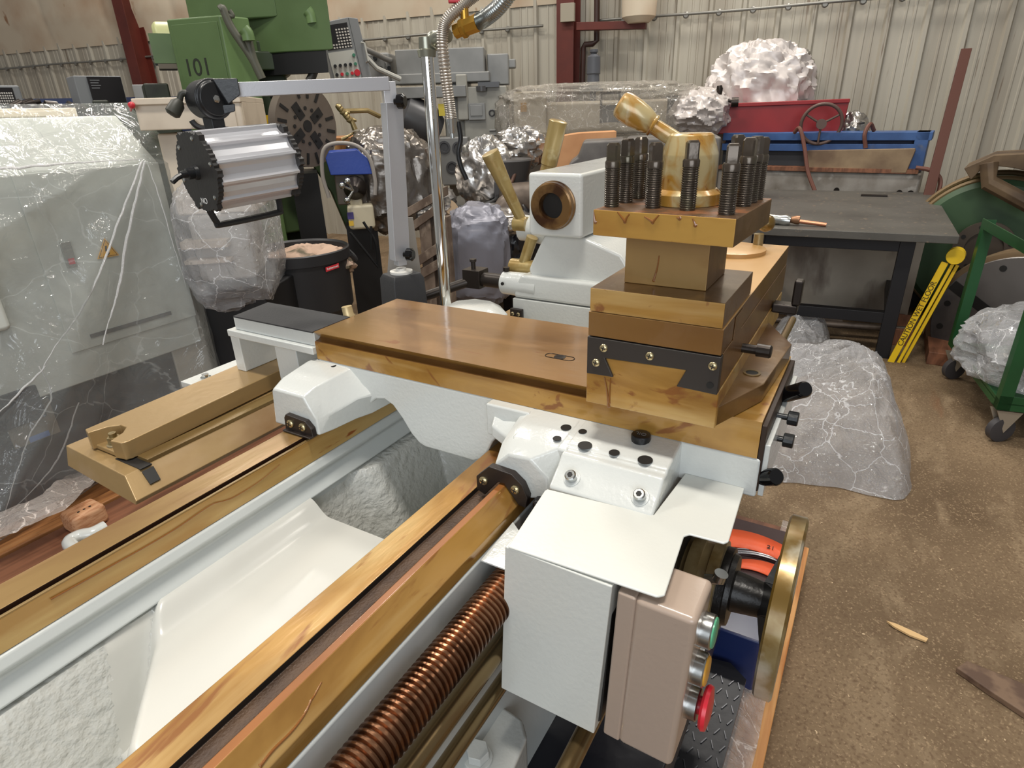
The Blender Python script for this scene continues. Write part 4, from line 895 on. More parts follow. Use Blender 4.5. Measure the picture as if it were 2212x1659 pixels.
b = B(); b.xf = M; b.box(-.05, .05, .03, .1, zf, -28 * k); b.xf = None; obj('readout_stand', b, OL, t)
M, k, zf = frame(305, 205, 5.3)
b = B(); bx(b, M, k, -13, 10, -20, 22, .1); b.xf = M; b.box(-.04, .04, .02, .08, zf, -20 * k); b.xf = None
tag(obj('grey_box', b, mat('light_grey_box', (150, 150, 150), .5), bevel=.004), 'small upright grey box in front of the far left siding', 'box')
M, k, zf = frame(240, 240, 4.6)
b = B(); b.xf = M; b.box(-70 * k, 130 * k, 0, .5, zf, 16 * k); b.box(-30 * k, 0, 0, .1, 0, 22 * k); b.box(75 * k, 125 * k, .1, .4, 0, 55 * k); b.xf = None
tag(obj('olive_machine_bed', b, OL, bevel=.01), 'dark olive machine bed in front of the green machine, just over the cabinet top', 'machine')
M, k, zf = frame(80, 232, 4.0)
b = B(); b.xf = M
for i in range(7):
    p = Vector((-.10 + i * .045, .02 * (i % 3), .0 + .012 * (i % 2))); b.rev(p, (1, .3, .4 - .2 * i), [(0, .02), (.05, .024), (.055, .012), (.08, .012)], 12)
b.xf = None; p_ = M.translation
b.cyl((p_.x, p_.y, 0), (p_.x, p_.y, p_.z), .02)
tag(obj('hose_fittings', b, DKSTEEL), 'cluster of dark fittings beside the far left readout box', 'fittings')

# ---- green boring machine
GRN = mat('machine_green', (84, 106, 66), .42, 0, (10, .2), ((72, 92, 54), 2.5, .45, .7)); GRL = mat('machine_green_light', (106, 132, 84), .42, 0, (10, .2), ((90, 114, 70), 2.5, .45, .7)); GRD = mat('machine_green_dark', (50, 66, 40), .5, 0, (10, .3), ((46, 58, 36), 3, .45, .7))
pN = PD(473, 32, 4.3); zt = pN.z
g = thing('boring_machine', 'tall green boring machine stencilled with the number 101', 'boring machine', (pN.x, pN.y, 0))
pL = PZ(358, 42, zt); pR = PZ(538, 38, zt); pBk = pL + (pR - pN)
b = B(); b.loft([[Vector((q.x, q.y, z)) for q in (pL, pN, pR, pBk)] for z in (.55, zt)]); b.m[0] = 0; b.m[1] = 1  # right side a lighter green, the light on it put into the colour
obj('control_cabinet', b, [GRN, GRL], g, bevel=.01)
dF = (pN - pL).normalized(); nF = Vector((dF.y, -dF.x, 0)); 
if nF.dot(CAM - pN) < 0: nF = -nF
b = B(); b.loft([[Vector((q.x, q.y, z)) + nF * .004 for q in (pL + dF * .03, pN - dF * .02, pN - dF * .02 - nF * .01, pL + dF * .03 - nF * .01)] for z in (1.0, zt - .03)])
dr_ = obj('cabinet_door', b, GRN, g, bevel=.003)
d = ray(427, 147); tt_ = (pN + nF * .005 - CAM).dot(nF) / d.dot(nF); pc = CAM + d * tt_
text('stencil_number', '101', .13, pc, dF, (0, 0, 1), mat('stencil_black', (34, 38, 28), .7), dr_, ext=.001)
# upper housing
q0 = PD(653, 114, 4.55); zb = q0.z; qL = PZ(548, 119, zb); qR = PZ(722, 108, zb); qb = qL + (qR - q0)
b = B(); b.loft([[Vector((q.x, q.y, z)) for q in (qL, q0, qR, qb)] for z in (zb, 3.4)])
b.m[1] = 1; obj('spindle_housing', b, [GRN, GRL], g, bevel=.01)  # lit right side painted with the lighter green
ext0 = qL + (qL - q0) * 1.2
b = B(); b.loft([[Vector((q.x, q.y, z)) for q in (ext0, qL, qL + (qR - q0), ext0 + (qR - q0))] for z in (zt + .02, 3.4)]); obj('head_casting', b, GRN, g, bevel=.01)
b = B(); b.loft([[Vector((q.x, q.y, z)) for q in [c_ * .8 + (qL + q0 + qR + qb) / 4 * .2 for c_ in (qL, q0, qR, qb)]] for z in (zb - .12, zb)]); obj('shadow_skirt', b, mat('plain_black', (22, 22, 24), .5), g)  # black block put in as the shade below the housing
M, k, zf = frame(590, 300, 4.7)
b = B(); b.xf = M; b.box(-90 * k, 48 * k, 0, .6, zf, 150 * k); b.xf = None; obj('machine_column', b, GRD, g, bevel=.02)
b = B(); bx(b, M, k, -84, -24, -100, 10, .2, -.12); obj('front_cover', b, GRL, g, bevel=.01)
b = B(); bx(b, M, k, -30, 70, -165, -130, .4, -.1); bx(b, M, k, 0, 50, -185, -160, .3, -.05); b.xf = M; b.rev((45 * k, -.1, 140 * k), (0, 1, 0), [(0, 20 * k), (.35, 20 * k)], 24); b.xf = None; obj('gear_cover', b, GRD, g, bevel=.01)
b = B(); b.xf = M; b.slab([(x * k, -.02, -y * k) for x, y in ((40, -5), (60, -25), (75, 10), (130, 60), (150, 150), (160, 210), (130, 210), (105, 120))], (0, .14, 0)); b.xf = None; obj('brace', b, GRN, g, bevel=.01)
b = B(); bx(b, M, k, -180, -50, 10, 200, .4, -.1); b.xf = M; b.slab([(x * k, -.15, -y * k) for x, y in ((30, 10), (42, 10), (62, 155), (60, 190), (-20, 196), (-20, 10))], (0, .1, 0)); b.xf = None; obj('base_guard', b, GRN, g, bevel=.02)
M2, k2, zf2 = frame(350, 75, 4.5)
b = B(); b.xf = M2; b.rev((-.03, .35, 0), (1, 0, 0), [(-.02, .08), (0, .105), (.22, .105)], 28); b.xf = None; obj('motor', b, mat('cream_green', (176, 178, 128), .45), g, bevel=.01)
b = B(); bx(b, M2, k2, -28, 20, -10, 50, .2, .2); obj('bracket', b, GRN, g); b = B(); bx(b, M2, k2, -22, 16, 52, 62, .18, .15); obj('bracket_foot', b, mat('dirty_grey', (96, 88, 76), .6), g)
for pts_, r_ in ((((476, 22), (482, 20), (500, 60), (540, 120), (562, 160)), .022), (((496, 22), (503, 35), (486, 30)), .012), (((532, 70), (538, 95), (548, 130), (566, 170)), .024)):
    b = B(); b.tube(spline([PD(x, y, 4.25) for x, y in pts_], 6), r_, 12); obj('cable', b, mat('grey_green_cable', (82, 82, 70), .5), g)
b = B(); b.tube(spline([PD(x, y, 4.5) for x, y in ((666, 25), (676, 48), (682, 90), (684, 130), (676, 160), (668, 176))], 6), .026, 12); b.tube(spline([PD(x, y, 4.5) for x, y in ((660, 195), (640, 212), (610, 214), (585, 205))], 6), .02, 12); obj('cable', b, mat('dark_cable', (48, 46, 42), .5), g)
for pts_, d_ in ((((664, 22), (672, 32), (676, 50)), 4.44), (((526, 62), (534, 72), (538, 88)), 4.2)): b = B(); b.tube(spline([PD(x, y, d_) for x, y in pts_], 6), .034, 12); obj('cable_elbow', b, GRL, g)
# face plate
fc = PD(664, 272, 4.25); nv = (CAM - fc); nv.z = 0; nv.normalize(); nv = Matrix.Rotation(math.radians(42), 3, 'Z') @ nv
PLT = mat('faceplate_iron', (112, 102, 92), .45, .3, (40, .3), ((96, 84, 74), 4, .45, .7))
fk = (fc - CAM).dot(fw) / FPX; FR = 84 * fk
b = B(); b.rev(fc, nv, [(-.06, FR), (0, FR), (.001, .03)], 72); b.mi = 1
fu = Vector((0, 0, 1)); fr_ = fu.cross(nv)
for i in range(16):
    an = i * math.pi / 8 + .2; u_ = fr_ * math.cos(an) + fu * math.sin(an); w_ = nv.cross(u_); r0, r1, ww = ((.22, .62, .026) if i % 4 == 1 else (.66, .93, .009))
    b.slab([fc + nv * .002 + u_ * FR * r0 + w_ * ww, fc + nv * .002 + u_ * FR * r1 + w_ * ww, fc + nv * .002 + u_ * FR * r1 - w_ * ww, fc + nv * .002 + u_ * FR * r0 - w_ * ww], nv * .003)
b.rev(fc + nv * .002, nv, [(0, FR * .14), (.003, FR * .14)], 32)
for i in range(12): b.rev(fc + nv * .002 + (fr_ * math.cos(i * .52) + fu * math.sin(i * .52)) * FR * .42, nv, [(0, .011), (.003, .011)], 10)
obj('face_plate', b, [PLT, HOLE], g)
M3, k3, z3 = frame(672, 395, 4.3)
b = B(); b.xf = M3; b.box(-.12, .05, .1, .5, z3, .05); b.xf = None; obj('machine_foot', b, mat('plain_black', (22, 22, 24), .5), g)
b = B(); q_ = PD(580, 262, 4.35); b.cbox(q_, .05, .02, .07); obj('hang_tag', b, mat('yellow_tag', (206, 166, 30), .5), g)
# brass valve hanging on the wall side
M, k, zf = frame(742, 240, 4.6); b = B(); b.xf = M @ Matrix.Scale(.8, 4)
for i in range(6): b.rev((-.03 + i * .015, 0, -.02 * i + .03), (1, .2, -.7 + .3 * (i % 3)), [(-.03, .015), (.0, .03), (.02, .015), (.05, .012)], 10)
b.rev((.05, 0, -.06), (.3, 0, -1), [(0, .018), (.09, .024)], 12); b.tube([(.0, 0, -.2), (.06, .02, -.17), (.14, .05, -.165)], .01, 8); b.rev((0, 0, -.2), (-1, 0, -.4), [(0, .014), (.05, .014)], 10); b.tube([(0, .1, 0), (.2, .12, 0), (.3, .2, -.05)], .02, 8); b.xf = None
tag(obj('air_valve', b, mat('dull_brass', (150, 132, 92), .35, .7)), 'brass valve cluster hanging between the face plate and the lamp post', 'valve')

# ---- grey milling machine with pendant
MG = mat('mill_grey', (128, 128, 126), .4, .1, None, ((112, 112, 110), 3, .45, .7)); MD = mat('mill_dark_grey', (70, 70, 72), .35, .1)
M, k, zf = frame(950, 220, 6.3, -8)
t = thing('milling_machine', 'grey ram-type milling machine behind the chrome coolant pole', 'milling machine', loc0(M))
b = B(); bx(b, M, k, -150, -100, -98, -36, .3); b.xf = M; b.rev((-132 * k, 0, 67 * k), (0, 1, 0), [(0, 31 * k), (.3, 31 * k)], 32); b.xf = None; obj('spindle_head', b, MG, t, bevel=.02)
for x_, y_ in ((-130, -88), (-120, -68), (-102, -68)): b = B(); b.xf = M; b.rev((x_ * k, 0, -y_ * k), (0, -1, 0), [(0, .018), (.02, .018)], 12); b.xf = None; obj('head_knob', b, BLKPL, t)
b = B(); bx(b, M, k, -88, 100, -102, -52, .35); bx(b, M, k, -100, 110, -56, -36, .4, -.02); bx(b, M, k, 104, 150, -90, -30, .2, .1); bx(b, M, k, 130, 165, -80, -62, .15, .15); obj('ram', b, MG, t, bevel=.012)
b = B(); bx(b, M, k, -98, 60, -30, -8, .35, -.1); obj('work_table', b, MG, t, bevel=.006)
b = B(); b.xf = M; b.rev((-70 * k, .0, -30 * k), (.9, .3, -.5), [(-.10, .10), (-.06, .19), (.12, .21), (.2, .20), (.3, .14)], 32); b.xf = None; obj('motor', b, MD, t)
b = B(); b.xf = M; b.slab([(x * k, 0, -y * k) for x, y in ((-110, -6), (-98, -6), (-40, 62), (-50, 66))], (0, .06, 0)); b.xf = None; obj('belt_arm', b, MD, t)
b = B(); b.xf = M; b.box(50 * k, 145 * k, 0, .5, zf, 28 * k); b.box(5 * k, 60 * k, .1, .5, zf, 55 * k); b.box(38 * k, 62 * k, -.04, .1, -38 * k, 52 * k); b.xf = None; obj('mill_column', b, mat('mill_light_grey', (150, 148, 140), .45, 0, None, ((134, 132, 124), 4, .45, .7)), t, bevel=.015)
b = B(); bx(b, M, k, 62, 98, 5, 38, .03, -.04); bx(b, M, k, 66, 92, 9, 30, .01, -.05); obj('louvre_panel', b, MG, t, bevel=.003)
for c_ in range(2):
    for r_ in range(6):
        b = B(); b.xf = M; b.rev((105 * k + c_ * 26 * k, -.004, -(60 + r_ * 9) * k), (1, 0, 0), [(0, .010), (14 * k, .010)], 10); b.xf = None; obj('louvre', b, MG, t)
b = B(); b.xf = M; b.torus((112 * k, -.01, -25 * k), (0, 1, 0), .024, .007, 24, 8); b.xf = None; obj('key_ring', b, MD, t)
b = B(); bx(b, M, k, -20, 60, 70, 170, .4, -.15); obj('apron_box', b, MG, t, bevel=.015)
for x_, y_ in ((8, 90), (38, 92), (22, 132)): b = B(); b.xf = M; b.rev((x_ * k, -.15, -y_ * k), (0, -1, 0), [(0, 13 * k), (.012, 13 * k), (.012, 9 * k), (.002, 8 * k)], 24); b.xf = None; obj('round_cover', b, MD, t)
b = B(); bx(b, M, k, 85, 130, -35, -25, .2, -.05); b.xf = M; b.rev((92 * k, -.02, 18 * k), (0, 0, 1), [(0, .05), (.04, .05), (.05, .02), (.07, .02)], 24); b.xf = None; obj('bracket', b, MD, t)
b = B(); bx(b, M, k, -2, 6, 4, 28, .004, -.06); bx(b, M, k, 6, 12, 4, 28, .004, -.06); b.mi = 0; obj('color_tag', b, mat('tag_yellow_blue', (200, 180, 60), .5), t)
M, k, zf = frame(742, 108, 5.6, 8)
t = thing('control_pendant', 'grey control pendant with black keypad screen, knobs and a red stop button', 'control pendant', loc0(M))
LGP = mat('light_pendant', (176, 176, 170), .45)
b = B(); b.xf = M; b.slab([(x * k, 0, -y * k) for x, y in ((-42, -50), (18, -62), (34, 60), (-28, 64))], (0, .18, 0)); b.slab([(x * k, .0, -y * k) for x, y in ((18, -62), (38, -60), (56, 62), (34, 60))], (0, .16, 0)); b.xf = None; obj('pendant_case', b, GR, t, bevel=.006)
b = B(); b.xf = M; b.slab([(x * k, -.004, -y * k) for x, y in ((-38, -44), (14, -52), (20, -6), (-33, 1))], (0, .004, 0)); b.mi = 1
for j in range(7):
    for i in range(7):
        if j > 4 or i > 1:
            u_ = -24 + i * 6 + j * .6; v_ = -38 + j * 5.5 - i * .7; b.box(u_ * k, (u_ + 3.6) * k, -.007, -.004, -(v_ + 3) * k, -v_ * k)
b.xf = None; obj('keypad_screen', b, [DK, LG], t)
b = B(); b.xf = M; b.slab([(x * k, -.004, -y * k) for x, y in ((-34, 6), (22, -1), (31, 56), (-26, 58))], (0, .004, 0)); b.xf = None; obj('switch_panel', b, LGP, t)
cols = [BLKPL] * 4 + [mat('green_plastic', (60, 120, 96), .4)]
for j in range(3):
    for i in range(5):
        c_ = BLKPL; x_ = -24 + i * 11 + j * 1.5; y_ = 14 + j * 17 - i
        if j == 0 and i < 4: continue
        if i == 4: c_ = mat('green_plastic', (60, 120, 96), .4)
        if j == 2: c_ = (BLKPL, mat('red_handle', (190, 40, 52), .35), mat('green_plastic', (60, 120, 96), .4), mat('red_handle', (190, 40, 52), .35), mat('red_handle', (190, 40, 52), .35))[i]
        b = B(); b.xf = M; r_ = .024 if (j == 2 and i == 4) else .012; b.rev((x_ * k, -.004, -y_ * k), (0, -1, 0), [(0, r_), (.018, r_)], 12); b.xf = None; obj('knob', b, c_, t)
b = B(); b.xf = M; b.tube([(40 * k, -.01, 14 * k), (44 * k, -.05, 12 * k), (48 * k, -.05, -22 * k), (46 * k, -.01, -24 * k)], .008, 8); b.tube([(40 * k, .1, -.0), (75 * k, .15, -.12), (130 * k, .2, -.2)], .02, 8); b.xf = None; obj('grip_handle', b, LGP, t)
b = B(); b.tube(spline([PD(785, 105, 5.7), PD(802, 112, 5.9), PD(835, 128, 6.25), PD(845, 130, 6.45)], 6), .022, 10); obj('pendant_arm', b, MG, t)

# ---- foil-wrapped machine with blue tray and power feed, centre left
M, k, zf = frame(770, 400, 4.15)
t = thing('foil_wrapped_mill', 'machine wrapped in dark crumpled foil with a blue tray and a cream power feed', 'machine', loc0(M))
blob('foil_cover', mat('dark_foil', (120, 114, 108), .3, .8, (30, 1.0)), M @ Matrix.Translation((78 * k, .3, -5 * k)), 88 * k, .28, 98 * k, .13, 2.0, 9, n=(110, 70), parent=t, sq=.7)
b = B(); b.xf = M; b.slab([(x * k, -.05, -y * k) for x, y in ((-56, -58), (-48, -70), (10, -72), (30, -54), (36, -22), (-50, -24))], (0, .2, 0)); b.xf = None; obj('blue_tray', b, mat('blue_plastic', (46, 74, 160), .4, 0, (60, .3)), t, bevel=.006)
b = B(); b.xf = M; b.tube(spline([(x * k, -.06, -y * k) for x, y in ((-60, 20), (-66, -30), (-52, -80), (0, -84), (32, -58), (40, -10), (36, 20))], 6), .012, 10); b.xf = None; obj('white_gasket', b, mat('dirty_white_rubber', (150, 144, 138), .5), t)
b = B(); bx(b, M, k, -44, 20, -30, 40, .2); obj('cross_bracket', b, mat('brown_grey_casting', (92, 84, 76), .5, .3), t, bevel=.01)
b = B(); bx(b, M, k, -26, 30, 38, 90, .2, -.08); bx(b, M, k, -18, 8, 24, 45, .15, -.06); obj('power_feed', b, mat('cream_power_feed', (200, 190, 164), .45), t, bevel=.02)
b = B(); b.xf = M; b.rev((-4 * k, -.06, -4 * k), (0, -1, 0), [(-.1, 24 * k), (0, 24 * k), (.02, 18 * k), (.05, 12 * k), (.07, 7 * k)], 28); b.xf = None; obj('dial', b, DKSTEEL, t)
b = B(); b.xf = M
for a_x, a_y in ((-22, -6), (-10, -14), (-16, 24)): b.cyl((-8 * k, -.13, -6 * k), (a_x * k - .02, -.15, -a_y * k), .008); b.ball((a_x * k - .02, -.15, -a_y * k), .02, 14, 10)
b.xf = None; obj('ball_lever', b, ZINC, t)
b = B(); bx(b, M, k, -27, -14, 52, 66, .01, -.09); obj('purple_label', b, mat('purple_label', (70, 60, 120), .5), t)
b = B(); bx(b, M, k, -26, -16, 70, 80, .01, -.09); obj('yellow_label', b, mat('yellow_label', (220, 180, 60), .5), t)
b = B(); b.xf = M; b.box(-.1, .1, .1, .3, zf, -90 * k); b.xf = None; obj('stand', b, mat('plain_black', (22, 22, 24), .5), t)
M, k, zf = frame(755, 312, 4.9)
b = B(); b.xf = M; b.slab([(x * k, 0, -y * k) for x, y in ((-28, -14), (32, -14), (42, 24), (-36, 26))], (0, .5, 0)); b.box(-.1, .1, .1, .4, zf, -.05); b.xf = None
tag(obj('plywood_box', b, WOOD, bevel=.004), 'orange plywood box top behind the blue tray', 'wooden box')
M, k, zf = frame(790, 520, 3.9)
b = B(); b.xf = M
for pts_ in (((-30, -20), (20, 60)), ((0, -40), (20, 5), (20, 60)), ((15, -30), (10, 20))): b.tube(spline([(x * k, 0, -y * k) for x, y in pts_], 6), .008, 8)
b.xf = None; tag(obj('cable', b, BLKPL), 'thin black cable hanging down behind the lamp post', 'cable')

# ---- tables
TOPM = mat('dusty_steel_top', (94, 91, 85), .5, .2, (60, .3), [((74, 71, 66), 2, .4, .65), ((132, 116, 98), 26, .62, .72)]); LEGM = mat('black_steel_leg', (30, 29, 32), .45, .3)
def table(name, pts, zt, legs, lab, th=.045):
    c_ = sum((Vector(p) for p in pts), Vector((0, 0, 0))) / len(pts)
    t = thing(name, lab, 'table', (c_.x, c_.y, 0))
    b = B(); b.slab([(p[0], p[1], zt - th) for p in pts], (0, 0, th)); obj('table_top', b, TOPM, t, bevel=.004)
    ins = [Vector((p[0], p[1], 0)) for p in pts]
    ins = [q + (ins[(i + 1) % 4] - q).normalized() * .20 + (ins[i - 1] - q).normalized() * (.22 if i % 2 == 0 else .20) for i, q in enumerate(ins)]
    for i in legs:
        q = ins[i]; b = B(); b.box(q.x - .04, q.x + .04, q.y - .04, q.y + .04, 0, zt - th); obj('leg', b, LEGM, t, bevel=.003)
    for i in range(len(pts)):
        p, q = ins[i], ins[(i + 1) % len(pts)]
        for z_ in ((zt - th - .09, .06), (.22, .05)):
            b = B(); d = (q - p).normalized(); s_ = Vector((-d.y, d.x, 0)) * .03
            b.loft([[e + s_ * j + Vector((0, 0, z_[0] + h * z_[1])) for j, h in ((-1, 0), (1, 0), (1, 1.4), (-1, 1.4))] for e in (p, q)]); obj('frame_rail', b, LEGM, t, bevel=.003)
    return t
zT = .8
A1, A2, A3 = PZ(2074, 510, zT), PZ(2018, 416, zT), PZ(1560, 488, zT)
A4 = A3 + (A2 - A1)
table('work_table', [A1, A2, A4, A3], zT, (0, 1, 2, 3), 'steel topped work table with black legs, right of the tool post')
B1, B2 = PZ(908, 452, zT), PZ(1110, 468, zT); B2 = B1 + (B2 - B1) * 1.1; dd = Vector((1.1, .25, 0))
table('work_table', [B2, B2 + dd, B1 + dd, B1], zT, (0, 3, 1), 'cluttered steel work table left of the tailstock')
M, k, zf = frame(1690, 442, 4.2, 0)
t = thing('pipe_fitting', 'galvanised valve fitting with a copper pipe stub lying on the right table', 'pipe fitting', tuple(M.translation.xy) + (zT,))
M.translation.z = zT + .032
b = B(); b.xf = M; b.rev((-.10, 0, 0), (1, -.1, -.05), [(0, .028), (.02, .032), (.10, .030), (.13, .036), (.16, .028)], 20); b.xf = None; obj('valve_body', b, ZINC, t)
b = B(); b.xf = M; b.rev((.06, -.01, .0), (1, -.1, 0), [(0, .018), (.03, .026), (.05, .026), (.05, .014)], 18); b.xf = None; obj('bronze_nut', b, mat('old_bronze', (150, 112, 84), .4, .7), t)
b = B(); b.xf = M; b.rev((.11, -.014, -.008), (1, -.12, -.08), [(0, .012), (.15, .012)], 16); b.xf = None; obj('copper_stub', b, mat('bright_copper', (206, 140, 108), .3, .8), t)
q = PZ(1888, 424, zT); b = B(); b.box(q.x - .03, q.x + .03, q.y - .09, q.y + .09, zT, zT + .012); tag(obj('metal_bar', b, DKSTEEL), 'small dark flat bar lying on the far side of the right table', 'metal bar')

# junk on left table
M, k, zf = frame(1040, 420, 4.35)
def tl_(x, y, z=0): return M @ Vector((x * k, y, z))
z0_ = zT - M.translation.z
JB = mat('grimy_metal', (104, 92, 82), .45, .4, (20, .5), ((66, 56, 48), 6, .45, .65))
b = B(); b.xf = M; b.rev((45 * k, .1, z0_ + .11), (1, .2, 0), [(0, .05), (.005, .115), (.10, .12), (.45, .12)], 28); b.xf = None; tag(obj('electric_motor', b, JB), 'dark round electric motor lying on the left table beside the tailstock', 'motor')
b = B(); b.xf = M; b.rev((25 * k, -.05, z0_ + .005), (.9, .1, .75), [(0, .06), (.12, .09), (.2, .08), (.21, .07)], 20); b.xf = None; tag(obj('sheet_cone', b, JB), 'grimy grey metal cone standing among hoses on the left table', 'metal cone')
b = B(); b.tube(spline([tl_(-60, .1, z0_ + .03), tl_(-20, -.1, z0_ + .05), tl_(0, -.12, z0_ + .03), tl_(60, -.13, z0_ + .03), tl_(110, -.1, z0_ + .03)], 8), .028, 12); tag(obj('thick_hose', b, BLACK), 'thick black hose along the front edge of the left table', 'hose')
b = B(); b.tube(spline([tl_(-110, .2, z0_ + .06), tl_(-60, .1, z0_ + .08), tl_(-20, .15, z0_ + .07), tl_(30, .2, z0_ + .10), tl_(40, .3, z0_ + .14)], 8), .018, 12); tag(obj('thin_hose', b, BLACK), 'thinner black hose looping behind on the left table', 'hose')
b = B()
for i in range(5): b.tube(spline([tl_(-60 + i * 9, -.1 + .03 * i, z0_ + .02), tl_(-40 + i * 8, 0, z0_ + .09 + .01 * i), tl_(-20 + i * 5, -.08, z0_ + .02 + .01 * i)], 6), .010, 8)
tag(obj('wire_tangle', b, BLACK), 'tangle of black wires at the middle of the left table', 'wires')
b = B(); b.xf = M
b.rev((-85 * k, -.05, z0_ + .02), (.3, -.4, 1), [(0, .07), (.02, .075), (.03, .05)], 14); b.rev((-72 * k, 0, z0_ + .08), (.6, -.6, .5), [(0, .06), (.03, .06)], 14); b.rev((-80 * k, -.02, z0_), (0, 0, 1), [(0, .09), (.015, .09)], 18); b.xf = None
tag(obj('brass_couplings', b, mat('dull_tan_metal', (170, 148, 122), .4, .5)), 'tan metal couplings piled at the left end of the left table', 'coupling')
b = B(); b.xf = M; b.rev((70 * k, .35, z0_ + .22), (0, 0, 1), [(0, 38 * k), (.14, 50 * k), (.15, 48 * k)], 36); b.box(30 * k, 110 * k, .25, .5, z0_, z0_ + .22); b.xf = None; tag(obj('black_pan', b, mat('dark_grey_pan', (70, 68, 68), .45, .3)), 'dark grey round pan behind the tailstock levers', 'pan')
b = B(); b.xf = M; b.cyl((68 * k, .2, z0_ + .22), (84 * k, .25, z0_ + .32), .014); b.xf = None; tag(obj('pipe_stub', b, mat('rusty_pipe', (96, 70, 58), .5, .3)), 'short rusty pipe pointing up in front of the dark pan', 'pipe')
blob('foil_wad', FOIL, M @ Matrix.Translation((10 * k, .45, z0_ + .26)), .16, .12, .20, .25, 1.8, 21, 'bright crumpled foil wad behind the left table hoses', 'foil', n=(70, 44))
blob('foil_wad', FOIL, M @ Matrix.Translation((100 * k, .75, z0_ + .42)), .16, .12, .12, .25, 1.8, 27, 'bright crumpled foil wad above the dark grey pan', 'foil', n=(70, 44))
blob('foil_wad', FOIL, M @ Matrix.Translation((-125 * k, .2, z0_ + .10)), .16, .3, .12, .22, 1.6, 33, 'crumpled foil between the lamp post and the left table', 'foil', n=(70, 44))
# things under the left table
M, k, zf = frame(1060, 560, 4.0)
blob('grey_wrapped_bundle', GREYW, M @ Matrix.Translation((-25 * k, .15, 0)), 62 * k, .2, 95 * k, .12, 1.7, 41, 'bluish grey crumpled wrap bundle under the left table', 'wrapped bundle', n=(70, 50), zmin=zf + .06, sq=.6)
blob('foil_wad', FOIL, M @ Matrix.Translation((0, .3, 62 * k)), 80 * k, .2, 30 * k, .22, 1.8, 44, 'crumpled silver foil just under the left table top', 'foil', n=(70, 40))
blob('dark_bag', mat('black_bag', (28, 28, 32), .25, 0, (20, .8)), M @ Matrix.Translation((55 * k, .35, 10 * k)), 45 * k, .2, 70 * k, .2, 1.8, 47, 'shiny black plastic bag under the left table beside the tailstock', 'bag', n=(70, 40))
# weathered timber rack by the lamp
M, k, zf = frame(905, 520, 3.6, -20)
GWD = mat('weathered_timber', (122, 106, 92), .7, 0, (30, .5, (.2, 1, 1)), [((88, 72, 60), 5, .4, .6, (.3, 2, 1)), ((150, 134, 118), 14, .55, .75, (.3, 2, 1))])
t = thing('timber_crate', 'weathered grey timber crate with angled slats behind the lamp post', 'crate', loc0(M))
for (x0, y0, x1, y1, w_) in ((-40, -40, 60, -90, .05), (-30, -10, 50, -60, .05), (-30, 100, 60, 50, .06), (-30, 70, 60, 15, .06)):
    b = B(); b.xf = M; b.loft([[Vector((x * k, yy, -y * k + h)) for yy, h in ((0, 0), (.12, 0), (.12, w_), (0, w_))] for x, y in ((x0, y0), (x1, y1))]); b.xf = None; obj('slat', b, GWD, t, bevel=.003)
for x_ in (0, 38):
    b = B(); b.xf = M; b.box(x_ * k, x_ * k + .07, .02, .10, zf, .13); b.xf = None; obj('post', b, GWD, t, bevel=.003)

# ---- film-wrapped lathe and foil hump along the wall
M, k, zf = frame(1290, 250, 6.2, 6)
t = thing('wrapped_lathe', 'cream lathe wrapped in shiny clear film against the back siding', 'lathe', loc0(M))
BE = mat('pale_machine_cream', (206, 196, 178), .45)
b = B(); bx(b, M, k, -180, -110, -52, 60, .5); bx(b, M, k, -185, 190, 60, 80, .5, .05); obj('headstock', b, BE, t, bevel=.02)
b = B(); bx(b, M, k, -110, 190, -30, 40, .3, .2); obj('gearbox', b, BE, t, bevel=.03)
b = B(); b.xf = M; b.box(-185 * k, 185 * k, .1, .6, zf, -60 * k); b.xf = None; obj('lathe_base', b, mat('grey_brown_base', (110, 102, 92), .5), t)
b = B(); bx(b, M, k, -165, -152, -30, -12, .03, -.02); obj('orange_light', b, mat('amber_lens', (200, 150, 60), .4), t)
b = B()
for x0, x1, y0, y1 in ((5, 48, -46, -41), (5, 9, -46, 15), (44, 48, -46, 15), (145, 185, -35, -31)): bx(b, M, k, x0, x1, y0, y1, .04, -.05)
obj('chip_guard_frame', b, DKSTEEL, t)
b = B(); bx(b, M, k, 10, 44, -20, 14, .05, -.02); bx(b, M, k, 150, 172, -30, 0, .05, -.02); obj('dark_chuck', b, MD, t)
blob('film_wrap', film('shiny_wrap', (240, 238, 234), .22, .06, 9, 1.0, .04, (220, 214, 204)), M @ Matrix.Translation((5 * k, .2, 0)), 205 * k, .36, 60 * k, .07, 3.2, 51, n=(140, 60), parent=t, sq=.45)
M, k, zf = frame(1650, 185, 6.85)
blob('foil_hump', FOILM, M @ Matrix.Translation((-10 * k, .0, -20 * k)), 82 * k, .19, 78 * k, .24, 2.3, 61, 'tall pinkish crumpled foil heap behind the red box', 'foil heap', n=(110, 70), sq=.8)
blob('foil_scrap', FOIL, M @ Matrix.Translation((62 * k, .1, -8 * k)), 28 * k, .15, 50 * k, .35, 1.6, 64, 'mirror bright foil scrap at the right shoulder of the foil heap', 'foil', n=(60, 40))
M2, k2, z2 = frame(1510, 245, 6.4)
blob('foil_hump', FOILM, M2, 52 * k2, .3, 42 * k2, .20, 1.7, 66, 'lower pinkish crumpled foil behind the tool post screws', 'foil heap', n=(100, 60))
M2, k2, z2 = frame(1838, 275, 6.7)
blob('foil_scrap', FOIL, M2, 22 * k2, .12, 22 * k2, .35, 1.6, 68, 'small foil ball right of the red box', 'foil', n=(50, 30))
b = B(); b.xf = M2; b.box(-.05, .05, .0, .1, z2, -12 * k2); b.xf = None; tag(obj('stand_post', b, LEGM), 'dark post under the small foil ball', 'post')
M2, k2, z2 = frame(1570, 215, 6.3)
